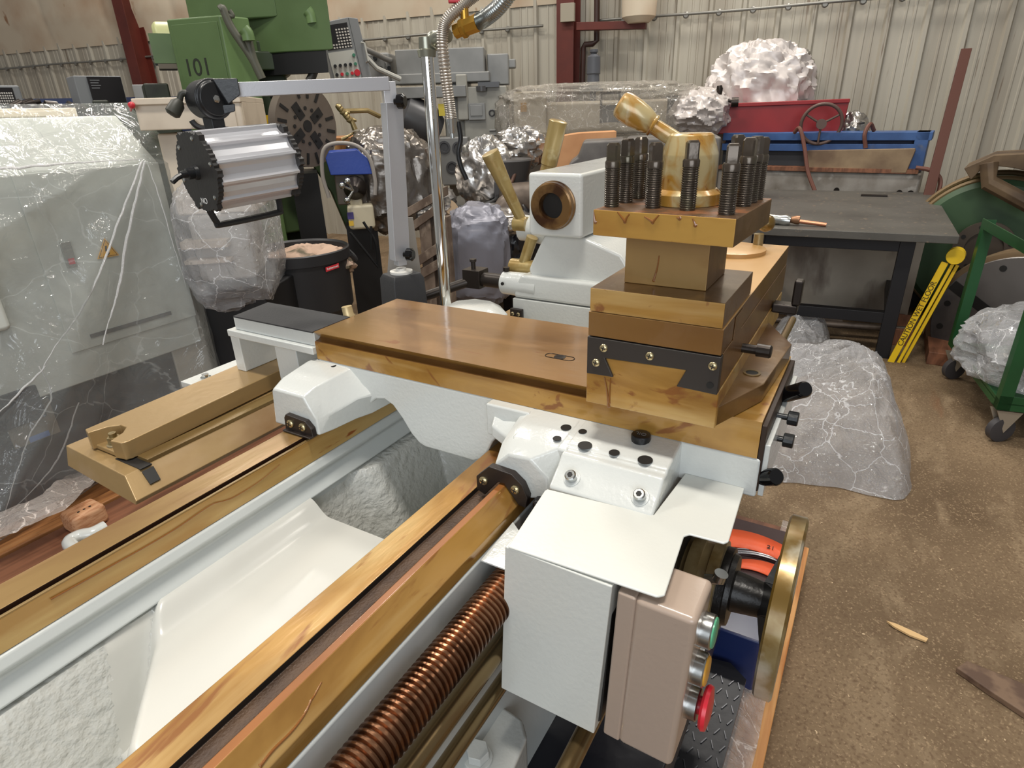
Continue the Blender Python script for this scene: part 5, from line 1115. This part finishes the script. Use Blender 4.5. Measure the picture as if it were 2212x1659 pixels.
b = B(); b.xf = M2; b.rev((-18 * k2, 0, 28 * k2), (.15, 0, -1), [(0, .02), (.03, .03), (.09, .012)], 14); b.tube([(-15 * k2, 0, 10 * k2), (-5 * k2, 0, 0), (10 * k2, 0, -4 * k2)], .012, 8); b.rev((10 * k2, 0, -6 * k2), (1, 0, 0), [(0, .04), (.06, .04)], 16); b.tube([(-16 * k2, 0, 2 * k2), (-28 * k2, 0, -30 * k2)], .015, 8); b.xf = None
tag(obj('lever_assembly', b, DKSTEEL), 'small black handled lever just above the red box left end', 'lever')
M2, k2, z2 = frame(1282, 150, 6.6)
b = B(); b.xf = M2; b.rev((0, 0, -40 * k2), (0, 0, 1), [(0, 15 * k2), (.02, 14 * k2), (30 * k2, 13 * k2), (32 * k2, 15 * k2), (64 * k2, 14 * k2), (70 * k2, 6 * k2), (73 * k2, 9 * k2), (78 * k2, 9 * k2)], 20); b.box(-30 * k2, 22 * k2, -.05, .2, -42 * k2, -38 * k2); b.box(-.03, .03, .0, .06, z2, -42 * k2); b.xf = None
tag(obj('bottle_jack', b, mat('slate_grey', (76, 78, 84), .5)), 'dark grey jack standing on a ledge beside the middle red column', 'jack')
b = B(); M2, k2, z2 = frame(1240, 304, 5.0)
b.xf = M2; b.slab([(x * k2, 0, -y * k2) for x, y in ((-75, 60), (-60, 10), (-40, -8), (10, -14), (90, -16), (90, 60))], (0, .3, 0)); b.box(-.1, .3, .05, .25, z2, -40 * k2); b.xf = None
tag(obj('plywood_sheet', b, mat('orange_plywood', (204, 152, 106), .6, 0, None, ((180, 126, 82), 3, .4, .7))), 'orange plywood piece behind the tailstock', 'plywood')
b = B(); M2, k2, z2 = frame(1290, 330, 4.7)
b.xf = M2; b.slab([(x * k2, 0, -y * k2) for x, y in ((-70, 50), (-60, 20), (-42, 8), (-30, -24), (60, -26), (60, 50))], (0, .35, 0)); b.box(-.1, .15, .05, .25, z2, -40 * k2); b.xf = None
tag(obj('grey_casting', b, mat('dusty_grey_casting', (112, 108, 104), .5, .1, None, ((84, 80, 78), 4, .45, .65)), bevel=.02), 'grey angular machine casting just behind the white tailstock top', 'casting')
b = B(); M2, k2, z2 = frame(1420, 330, 5.0); b.xf = M2; b.box(-70 * k2, 130 * k2, 0, .5, z2, 30 * k2); b.xf = None
tag(obj('grey_machine', b, mat('dusty_grey_casting', (112, 108, 104), .5), bevel=.02), 'dusty grey machine body behind the tool post screws', 'machine')

# ---- red box, blue frame, steel band and friends
M, k, zf = frame(1685, 255, 6.45, 4)
b = B(); b.xf = M; b.slab([(x * k, 0, -y * k) for x, y in ((-128, -28), (130, -30), (126, 30), (-132, 30))], (0, .18, 0)); b.slab([(x * k, -.02, -y * k) for x, y in ((-128, -32), (130, -34), (130, -26), (-128, -24))], (0, .21, 0)); b.xf = None
tag(obj('red_toolbox', b, mat('signal_red', (150, 26, 28), .4, .1, None, ((128, 20, 22), 3, .4, .7)), bevel=.006), 'long red steel box on top of the blue frame', 'tool box')
M, k, zf = frame(1800, 325, 6.2, -8)
BLU = mat('worn_blue_paint', (62, 96, 150), .5, .1, (12, .3), [((110, 112, 116), 6, .58, .66, (.4, 1, 1)), ((44, 72, 120), 3, .45, .65)])
t = thing('blue_frame', 'worn blue steel slide frame above the dusty grey band, right background', 'steel frame', loc0(M))
for nm, (x0, x1, y0, y1) in dict(top_rail=(-240, 175, -36, -20), lower_rail=(-240, 160, -13, 2), end_plate=(146, 170, -36, 38), web=(-240, 146, -22, -12)).items():
    b = B(); bx(b, M, k, x0, x1, y0, y1, .2 if nm == 'web' else .3, .1 if nm == 'web' else 0); obj(nm, b, BLU if nm != 'web' else NV, t, bevel=.004)
b = B(); bx(b, M, k, -240, 146, 2, 34, .4, .06); obj('dark_bed', b, mat('dark_slot_steel', (60, 62, 66), .5, .3), t)
GST = mat('dusty_white_steel', (164, 158, 150), .5, .2, (14, .3), [((126, 118, 108), 4, .45, .65, (.5, 1, 1)), ((200, 196, 190), 9, .6, .75, (.5, 1, 1))])
b = B(); bx(b, M, k, -240, 172, 42, 90, .45, -.05); b.xf = M; b.box(-240 * k, 172 * k, -.05, .4, zf, -90 * k); b.xf = None; ob = obj('grey_band', b, GST, t, bevel=.02)
b = B(); bx(b, M, k, -240, 165, 34, 42, .5, -.08); obj('wood_strip', b, WOODD, t)
for x_ in (22, 140, 160): b = B(); b.xf = M; b.rev((x_ * k, -.05, -80 * k), (0, -1, 0), [(0, .022), (.01, .022)], 14); b.xf = None; obj('bolt', b, DKSTEEL, t)
M2, k2, z2 = frame(1862, 348, 6.1, -8)
b = B(); b.xf = M2; b.slab([(x * k2, 0, -y * k2) for x, y in ((-114, -20), (92, -26), (94, -22), (86, 22), (-110, 26))], (0, .06, 0)); b.xf = None
b2 = mat('grey_brown_plank', (150, 128, 100), .7, 0, (20, .4, (.3, 1, 1)), [((112, 90, 70), 3, .42, .62, (.3, 1, 1)), ((84, 64, 50), 2, .62, .7)])
tag(obj('wood_plank', b, b2, bevel=.004), 'thick weathered plank leaning on the front of the blue frame', 'plank')
b = B(); M2, k2, z2 = frame(1774, 268, 6.2, 4)
b.xf = M2; b.torus((0, 0, 0), (0, 1, .1), 40 * k2, .014, 48, 10); b.rev((0, -.03, 0), (0, 1, 0), [(0, .04), (.06, .04)], 18)
for a in (.5, 2.6, 4.7): b.cyl((0, 0, 0), (math.cos(a) * 40 * k2, 0, math.sin(a) * 40 * k2), .009)
b.xf = None
tag(obj('handwheel', b, mat('brown_rust_rim', (98, 78, 70), .5, .2)), 'thin rusty handwheel leaning on the red box', 'handwheel')
RUST = mat('rust_red_rod', (110, 70, 58), .6, .1)
b = B(); b.tube(spline([PD(1716, 286, 6.2), PD(1728, 278, 6.15), PD(1738, 320, 6.1), PD(1745, 370, 6.05), PD(1760, 412, 6.0)], 8), .016, 8); tag(obj('bent_rod', b, RUST), 'bent rusty rod hooked over the blue frame at the plank left end', 'rod')
b = B(); b.tube(spline([PD(1870, 320, 6.15), PD(1868, 290, 6.15), PD(1880, 268, 6.2), PD(1888, 282, 6.25)], 8), .016, 8); tag(obj('bent_rod', b, RUST), 'short hooked rod over the middle of the blue frame', 'rod')
b = B(); b.tube(spline([PD(1978, 362, 6.0), PD(2010, 368, 6.0), PD(2030, 385, 6.0), PD(2028, 412, 5.95), PD(2015, 440, 5.9)], 8), .016, 8); tag(obj('rubber_hose', b, RUST), 'brownish hose curling down from the blue frame right end', 'hose')
b = B(); p0 = PD(2088, 105, 6.5); p1 = PD(2006, 420, 5.9); d = (p1 - p0).normalized(); s_ = Vector((-.1, 1, 0)).normalized()
p1 = p0 + d * ((p0.z) / -d.z)
b.loft([[p + s_ * i * .035 + Vector((1, 0, 0)) * j * .03 for i, j in ((-1, -1), (1, -1), (1, 1), (-1, 1))] for p in (p0, p1)])
tag(obj('steel_bar', b, mat('brown_rust_bar', (82, 44, 32), .6, .2), bevel=.002), 'long rust brown steel bar leaning on the back siding at right', 'steel bar')
# cream machine base below the table
M, k, zf = frame(1840, 590, 5.1, 4)
t = thing('cream_machine_base', 'stained cream machine base standing behind the right table legs', 'machine base', loc0(M))
b = B(); b.xf = M; b.box(-150 * k, 120 * k, 0, .4, zf + .0, zf + .70); b.xf = None; obj('base_body', b, mat('stained_cream', (190, 180, 164), .55, 0, (10, .3), [((112, 98, 86), 4, .55, .68, (1, 1, .4)), ((138, 124, 110), 1.5, .4, .7)]), t, bevel=.006)
b = B(); bx(b, M, k, -150, 115, 80, 92, .1, -.06); obj('kick_rail', b, LEGM, t)
b = B(); b.tube([PZ(1665, 690, .10), PZ(1860, 705, .10), PZ(1960, 712, .10)], .022, 10); q_ = PZ(1795, 695, .10); b.cbox(q_, .06, .14, .06)
tag(obj('floor_pipe', b, JB), 'grimy pipe with a square coupling along the floor under the right table', 'pipe')
q_ = PZ(1945, 735, 0); b = B(); b.box(q_.x - .12, q_.x + .25, q_.y - .05, q_.y + .05, 0, .11); tag(obj('wood_offcut', b, WOODD, bevel=.004), 'dark timber offcut on the floor right of the table leg', 'timber')
q_ = PZ(2040, 780, 0); b = B(); b.box(q_.x - .1, q_.x + .5, q_.y - .12, q_.y + .10, 0, .08); b.box(q_.x + .1, q_.x + .55, q_.y - .5, q_.y - .10, 0, .08)
tag(obj('wooden_pallet', b, WOODD, bevel=.004), 'low dark pallet under the big round chuck at right', 'pallet')

# ---- green flywheel machine, chuck, cart at right
fcn = PD(2120, 500, 5.3); k = (fcn - CAM).dot(fw) / FPX; nv = (CAM - fcn); nv.z = 0; nv.normalize()
t = thing('flywheel_press', 'large green round machine guard with rusty hood, far right', 'machine', (fcn.x, fcn.y, 0))
KG = mat('dark_leaf_green', (58, 84, 54), .5, 0, (10, .3), ((44, 66, 44), 3, .45, .7))
b = B(); c0 = PD(2130, 545, 5.3); b.rev(c0, nv, [(-.45, 150 * k), (-.02, 150 * k), (0, 140 * k), (.001, .1)], 72); obj('round_guard', b, KG, t, ang=30)
for r_ in (152, 160): b = B(); b.torus(c0 - nv * (.06 + (r_ - 152) * .015), nv, r_ * k, .018, 72, 8); obj('guard_rib', b, mat('rusty_tan_rib', (120, 98, 66), .5, .2), t)
b = B(); c1 = PD(2125, 535, 5.2); b.rev(c1, nv, [(0, 55 * k), (.03, 55 * k), (.03, 34 * k), (-.05, 33 * k), (-.05, .01)], 48); b.mi = 1
for a in range(8): b.rev(c1 + nv * .031 + (Vector((0, 0, 1)) * math.sin(a * .785 + .3) + Vector((0, 0, 1)).cross(nv) * math.cos(a * .785 + .3)) * 45 * k, nv, [(0, .014), (.004, .014)], 10)
obj('bearing_ring', b, [mat('brown_iron', (84, 74, 64), .5, .4, (20, .3)), HOLE], t)
b = B(); M, kk, zf = frame(2180, 400, 5.1); b.xf = M; b.slab([(x * kk, 0, -y * kk) for x, y in ((-88, -32), (-40, -60), (40, -66), (60, -60), (60, -20), (0, -35), (-50, -40), (-70, -8))], (0, .4, 0)); b.tube([(-45 * kk, -.03, 45 * kk), (-36 * kk, -.05, 5 * kk), (60 * kk, -.03, -45 * kk)], .05, 10); b.xf = None
obj('rusty_hood', b, mat('rusty_tan_sheet', (112, 92, 68), .6, .2, (12, .4), ((70, 54, 40), 3, .45, .65)), t, bevel=.004)
b = B(); M, kk, zf = frame(2110, 680, 5.5); b.xf = M; b.box(-130 * kk, 100 * kk, 0, .5, zf, 60 * kk); b.xf = None; obj('machine_bed', b, mat('plain_black', (22, 22, 24), .5), t)
cc = PD(2190, 715, 4.5); k = (cc - CAM).dot(fw) / FPX; nv = (CAM - cc); nv.z = .15; nv.normalize(); nv = Matrix.Rotation(math.radians(-12), 3, 'Z') @ nv
t = thing('machine_chuck', 'big round steel chuck standing on edge beside the green cart', 'chuck', (cc.x, cc.y, 0))
CHK = mat('grey_chuck_steel', (116, 112, 110), .4, .5, (60, .2), ((84, 80, 80), 3, .45, .7))
RC = 172 * k; b = B(); b.rev(cc, nv, [(-.22, RC), (-.14, RC), (-.13, RC * .93), (-.05, RC * .93), (-.04, RC), (0, RC * .98), (.004, RC * .94), (.005, .1)], 80)
obj('chuck_rim', b, mat('brown_chuck_rim', (134, 112, 86), .35, .5, None, ((90, 70, 52), 3, .45, .65)), t, ang=30)
b = B(); b.rev(cc + nv * .006, nv, [(0, RC * .92), (.006, RC * .91), (.007, .05)], 80); b.mi = 1
cu_ = (Vector((0, 0, 1)) - nv * nv.z).normalized(); cr_ = cu_.cross(nv)
for a in (2.62, .52, 4.71):
    u_ = cr_ * math.cos(a) + cu_ * math.sin(a); w_ = nv.cross(u_); b.slab([cc + nv * .012 + u_ * RC * .2 + w_ * .03, cc + nv * .012 + u_ * RC * .9 + w_ * .03, cc + nv * .012 + u_ * RC * .9 - w_ * .03, cc + nv * .012 + u_ * RC * .2 - w_ * .03], nv * .006)
b.rev(cc + nv * .012, nv, [(0, RC * .24), (.004, RC * .24)], 32)
obj('chuck_face', b, [CHK, HOLE], t)
for a in (1.95, 3.3, 2.9): b = B(); b.rev(cc + nv * .012 + (cr_ * math.cos(a) + cu_ * math.sin(a)) * RC * .8, nv, [(0, .018), (.004, .018)], 16); obj('screw_hole', b, HOLE, t)
# cart
t = thing('green_cart', 'dark green angle iron cart on casters at the right edge', 'cart', tuple(PZ(2180, 930, .12).xy) + (0,))
CG = mat('cart_green', (26, 80, 40), .4, 0, (10, .2), ((18, 62, 30), 3, .45, .7))
zb = .17; c0 = PZ(2152, 885, zb); c1 = PZ(2330, 905, zb); ht = .72
t0 = Vector((c0.x, c0.y, zb)); bk = PZ(2110, 800, zb)
dx_ = (c1 - c0).normalized(); db_ = Vector((-dx_.y, dx_.x, 0)); db_ = db_ if db_.x > 0 else -db_
def angle(p0, p1, w=.045, nm='upright'):
    b = B(); d = (p1 - p0).normalized()
    a1 = dx_ if abs(d.z) > .7 else Vector((0, 0, 1)); a2 = db_ if abs(d.z) > .7 or abs(d.dot(dx_)) > .7 else dx_
    b.loft([[p, p + a1 * w, p + a1 * w + a2 * .006, p + a1 * .006 + a2 * .006, p + a1 * .006 + a2 * w, p + a2 * w] for p in (p0, p1)]); return obj(nm, b, CG, t)
p_ = t0; q_ = t0 + db_ * .85
angle(p_, p_ + Vector((0, 0, ht)), .05); angle(q_, q_ + Vector((0, 0, ht)), .05)
angle(p_ + Vector((0, 0, ht - .05)), q_ + Vector((0, 0, ht - .05)), .05, 'top_rail'); angle(p_, q_, .05, 'side_rail'); angle(p_, p_ + dx_ * .9, .07, 'front_rail'); angle(p_ + Vector((0, 0, ht - .05)), p_ + dx_ * .9 + Vector((0, 0, ht - .05)), .05, 'top_rail')
b = B(); b.loft([[p_ + Vector((0, 0, .03)), p_ + dx_ * .9 + Vector((0, 0, .03)), q_ + dx_ * .9 + Vector((0, 0, .03)), q_ + Vector((0, 0, .03))], [p_ + Vector((0, 0, .036)), p_ + dx_ * .9 + Vector((0, 0, .036)), q_ + dx_ * .9 + Vector((0, 0, .036)), q_ + Vector((0, 0, .036))]]); obj('cart_shelf', b, CG, t)
for w0 in (p_ + dx_ * .05 + db_ * .03, q_ + dx_ * .03 - db_ * .06):
    b = B(); c_ = Vector((w0.x, w0.y, .062)); ax_ = (dx_ * .3 + db_ * .6).normalized() if w0 is None else (db_ * .9 - dx_ * .4).normalized()
    b.rev(c_ - ax_ * .018, ax_, [(0, .045), (.003, .060), (.033, .060), (.036, .045)], 32); wh = obj('caster_wheel', b, mat('dark_rubber_wheel', (62, 60, 62), .5), t, ang=30)
    b = B(); b.slab([c_ + ax_ * .020 + Vector((0, 0, -.01)), c_ + ax_ * .020 + dx_ * .05 + Vector((0, 0, .10)), c_ + ax_ * .020 - dx_ * .05 + Vector((0, 0, .10))], ax_ * .003); b.slab([c_ - ax_ * .022 + Vector((0, 0, -.01)), c_ - ax_ * .022 + dx_ * .05 + Vector((0, 0, .10)), c_ - ax_ * .022 - dx_ * .05 + Vector((0, 0, .10))], ax_ * .003); obj('caster_fork', b, mat('dirty_zinc', (160, 150, 134), .45, .5), wh)
Mb = Matrix.Translation(p_ + db_ * .38 + dx_ * .28 + Vector((0, 0, .17)))
blob('plastic_bag', FILM2, Mb, .30, .30, .17, .22, 1.8, 81, 'hazy bundle of clear film lying on the green cart shelf', 'plastic bag', n=(70, 44), zmin=-.13)

# ---- yellow folding floor sign
p0, p1 = PZ(1938, 782, .0), PD(2065, 552, 4.25)
YEL = mat('sign_yellow', (236, 196, 28), .4, 0, None, ((214, 168, 20), 6, .5, .7))
t = thing('floor_sign', 'folded yellow warning floor sign leaning by the green machine', 'floor sign', (p0.x, p0.y, 0))
d = (p1 - p0).normalized(); vw = (p0 - CAM).normalized(); s_ = d.cross(vw).normalized(); n_ = d.cross(s_); L_ = (p1 - p0).length
for i, off in enumerate((-.028, -.002, .03)):
    b = B(); o_ = p0 + s_ * off * .9 + n_ * (-.02 + .015 * i); b.slab([o_ - s_ * .014 - d * .03 * i, o_ + s_ * (.022 if i == 2 else .004) - d * .03 * i, o_ + s_ * (.022 if i == 2 else .004) + d * L_ * .93, o_ - s_ * .014 + d * L_ * .93], n_ * .012); pn = obj('sign_leaf', b, YEL, t, bevel=.003)
    if i == 2: lf = pn
b = B(); b.rev(p1 - n_ * .04, n_, [(0, .045), (.08, .045)], 20); obj('sign_hinge', b, YEL, t, bevel=.003)
o_ = p0 - s_ * .0405 + n_ * -.022 + d * L_ * .45
side = (CAM - o_).normalized()
text('sign_lettering', 'CAUTION WET FLOOR', .040, p0 + s_ * .031 + d * L_ * .46 + n_ * .0236, d, s_, mat('sign_ink', (70, 56, 14), .6), lf, ext=.0008)
# ---- plastic heap, floor bits
def heap(name, m, pxs, h, seed, lab, cat, s=7):
    c_ = sum(((PZ(x, y, 0)) for x, y in pxs), Vector((0, 0, 0))) / len(pxs); pts_ = [PZ(x, y, 0) - c_ for x, y in pxs]
    sp = spline(pts_ + [pts_[0]], 12); b = B(); n_ = len(sp) - 1
    def fn(u, v):
        i = u * n_; q = sp[int(i) % len(sp)] if int(i) == i else sp[int(i)].lerp(sp[min(int(i) + 1, n_)], i - int(i))
        p = c_ + q * v; z = h * (1 - v ** 2.2) * (.75 + .5 * noise.noise(p * 3)) + .05 * crumple(p, s * .5, 1.2, 5, seed) * (1 - v ** 6) + .03 * (1 - v ** 6)
        return Vector((p.x + .02 * crumple(p, 4, 1, 2, seed + 3), p.y + .02 * crumple(p, 4, 1, 2, seed + 5), max(z, .004)))
    b.grid(fn, n_ * 2, 60)
    return tag(obj(name, b, m, ang=24), lab, cat)
heap('plastic_heap', FILM2, [(1560, 1040), (1800, 1062), (1955, 1088), (1972, 1010), (1925, 900), (1850, 800), (1740, 790), (1620, 830)], .30, 3, 'big heap of crumpled clear plastic on the floor behind the carriage', 'plastic heap')
heap('plastic_heap', FILM2, [(1650, 800), (1720, 820), (1800, 790), (1790, 730), (1740, 715), (1680, 722)], .14, 9, 'smaller clear plastic bunch on the floor under the right table', 'plastic heap', 9)
c_ = [PZ(x, y, .004) for x, y in ((1915, 1344), (1935, 1350), (1975, 1368), (2004, 1382), (2000, 1388), (1965, 1375), (1930, 1356))]
b = B(); b.slab(c_, (0, 0, .006)); tag(obj('wood_splinter', b, mat('fresh_splinter', (216, 180, 128), .6)), 'pale wood splinter lying alone on the brown floor', 'wood splinter')
c_ = [PZ(x, y, .0) for x, y in ((2062, 1452), (2085, 1437), (2240, 1500), (2300, 1600), (2215, 1556), (2130, 1500))]
b = B(); b.slab(c_, (0, 0, .02)); tag(obj('floor_board', b, mat('saw_dusted_board', (122, 98, 78), .7, 0, (40, .5), ((92, 70, 56), 16, .45, .6)), bevel=.004), 'sawdust covered board lying on the floor at the lower right', 'board')
# ---- pallet under the lathe with wrap, orange strap roll, pedal
t = thing('lathe_pallet', 'pine pallet under the lathe, its orange edge showing along the right', 'pallet', (1.0, .3, 0))
for nm, (x0, x1, y0, y1, z0, z1), m_ in (('edge_beam', (-.2, 1.95, .0, .075, 0, .10), mat('fresh_pine', (214, 158, 98), .6, 0, (30, .4, (.2, 1, 1)), [((186, 122, 66), 9, .45, .62, (.3, 2, 1), 1)])), ('cross_board', (1.192, 1.234, .075, 1.0, .05, .135), WOOD), ('deck_board', (-.2, 1.19, .075, 1.2, .04, .085), WOODD), ('deck_board', (1.30, 2.05, .075, 1.2, .04, .085), WOODD)):
    b = B(); b.box(x0, x1, y0, y1, z0, z1); obj(nm, b, m_, t, bevel=.004)
b = B()
def wr(u, v):
    x = .2 + u * 1.8; y = .030 + v * .075; e = .5 + .5 * noise.noise(Vector((x * 5, 0, 3)))
    return Vector((x, y - .012 * e, .104 + .012 * abs(crumple((x, y, 0), 9, 1, 3)) + .03 * v))
b.grid(wr, 200, 14); tag(obj('pallet_wrap', b, FILM3), 'crinkled clear wrap lying along the pallet edge below the handwheel', 'plastic wrap')
PED = mat('black_tread_plate', (34, 34, 38), .35, .3, (60, .2))
t = thing('brake_pedal', 'black diamond tread foot pedal below the red button', 'pedal', (1.0, .12, .12))
c_ = [PZ(x, y, .22) for x, y in ((1500, 1412), (1578, 1432), (1612, 1468), (1560, 1659), (1530, 1760), (1380, 1760), (1430, 1659))]
b = B(); b.slab([(p.x, p.y, .205) for p in c_], (0, 0, .015)); b.mi = 1
for i in range(16):
    for j in range(6):
        x = .62 + i * .036; y = .085 + j * .020; 
        if x > 1.19 - max(0, (.11 - y)) * 1.2: continue
        s_ = 1 if (i + j) % 2 else -1; b.slab([(x - .009, y - s_ * .004, .2202), (x + .009, y + s_ * .004, .2202), (x + .008, y + s_ * .006, .2202), (x - .010, y - s_ * .002, .2202)], (0, 0, .0022))
obj('tread_plate', b, [PED, mat('worn_tread', (86, 86, 90), .3, .6)], t)
b = B(); b.box(.7, 1.1, .10, .15, .12, .205); obj('pedal_arm', b, PED, t)
ORG = mat('orange_webbing', (238, 96, 50), .5, 0, (90, .4, (1, 1, 1)), ((220, 80, 40), 9, .45, .7))
t = thing('orange_strap', 'orange printed band with black marks behind the handwheel', 'band', (1.3, .1, .12))
def arc(px0, px1, bow, z): return [PZ(px0[0] + (px1[0] - px0[0]) * u, px0[1] + (px1[1] - px0[1]) * u - bow * 4 * u * (1 - u), z) for u in [i / 14 for i in range(15)]]
for (a0, a1, b0, b1, z_) in (((1576, 1142), (1700, 1182), (1570, 1180), (1690, 1212), .33), ((1600, 1208), (1700, 1232), (1598, 1226), (1690, 1262), .32)):
    b = B(); up_ = arc(a0, a1, 8, z_); dn_ = arc(b0, b1, 8, z_); b.add([tuple(p) for p in up_ + dn_], [(i, i + 1, 16 + i, 15 + i) for i in range(14)]); obj('band', b, ORG, t, thick=.003)
b = B()
for dy in (0, 5, 9): b.tube(arc((1585, 1186 + dy), (1695, 1210 + dy), 8, .326), .0028, 6)
obj('wire_ring', b, mat('bright_wire', (200, 200, 204), .25, .9), t)
b = B(); b.box(1.42, 1.70, .05, .24, .086, .312); obj('band_support', b, mat('dark_support', (60, 40, 40), .6), t)  # block added as a support below the orange bands
text('band_lettering', '21', .022, PZ(1665, 1183, .334), PZ(1680, 1187, .334) - PZ(1665, 1183, .334), PZ(1665, 1173, .334) - PZ(1665, 1183, .334), mat('ink_black', (30, 26, 18), .6), t)

GROUPS = {'conduit': 'conduits along the back wall', 'foil_wad': 'foil around the left table', 'foil_hump': 'foil heaps along the wall', 'foil_scrap': 'small foil scraps', 'pallet_beam': 'timbers beside the lathe bed', 'wood_block': 'pine end blocks beside the lathe bed', 'work_table': 'black legged work tables', 'plastic_heap': 'clear plastic on the floor', 'bent_rod': 'rusty rods hooked on the blue frame'}
for o in sc.objects:
    if o.parent is None and o.get('category') and o.name.split('.')[0] in GROUPS: o['group'] = GROUPS[o.name.split('.')[0]]
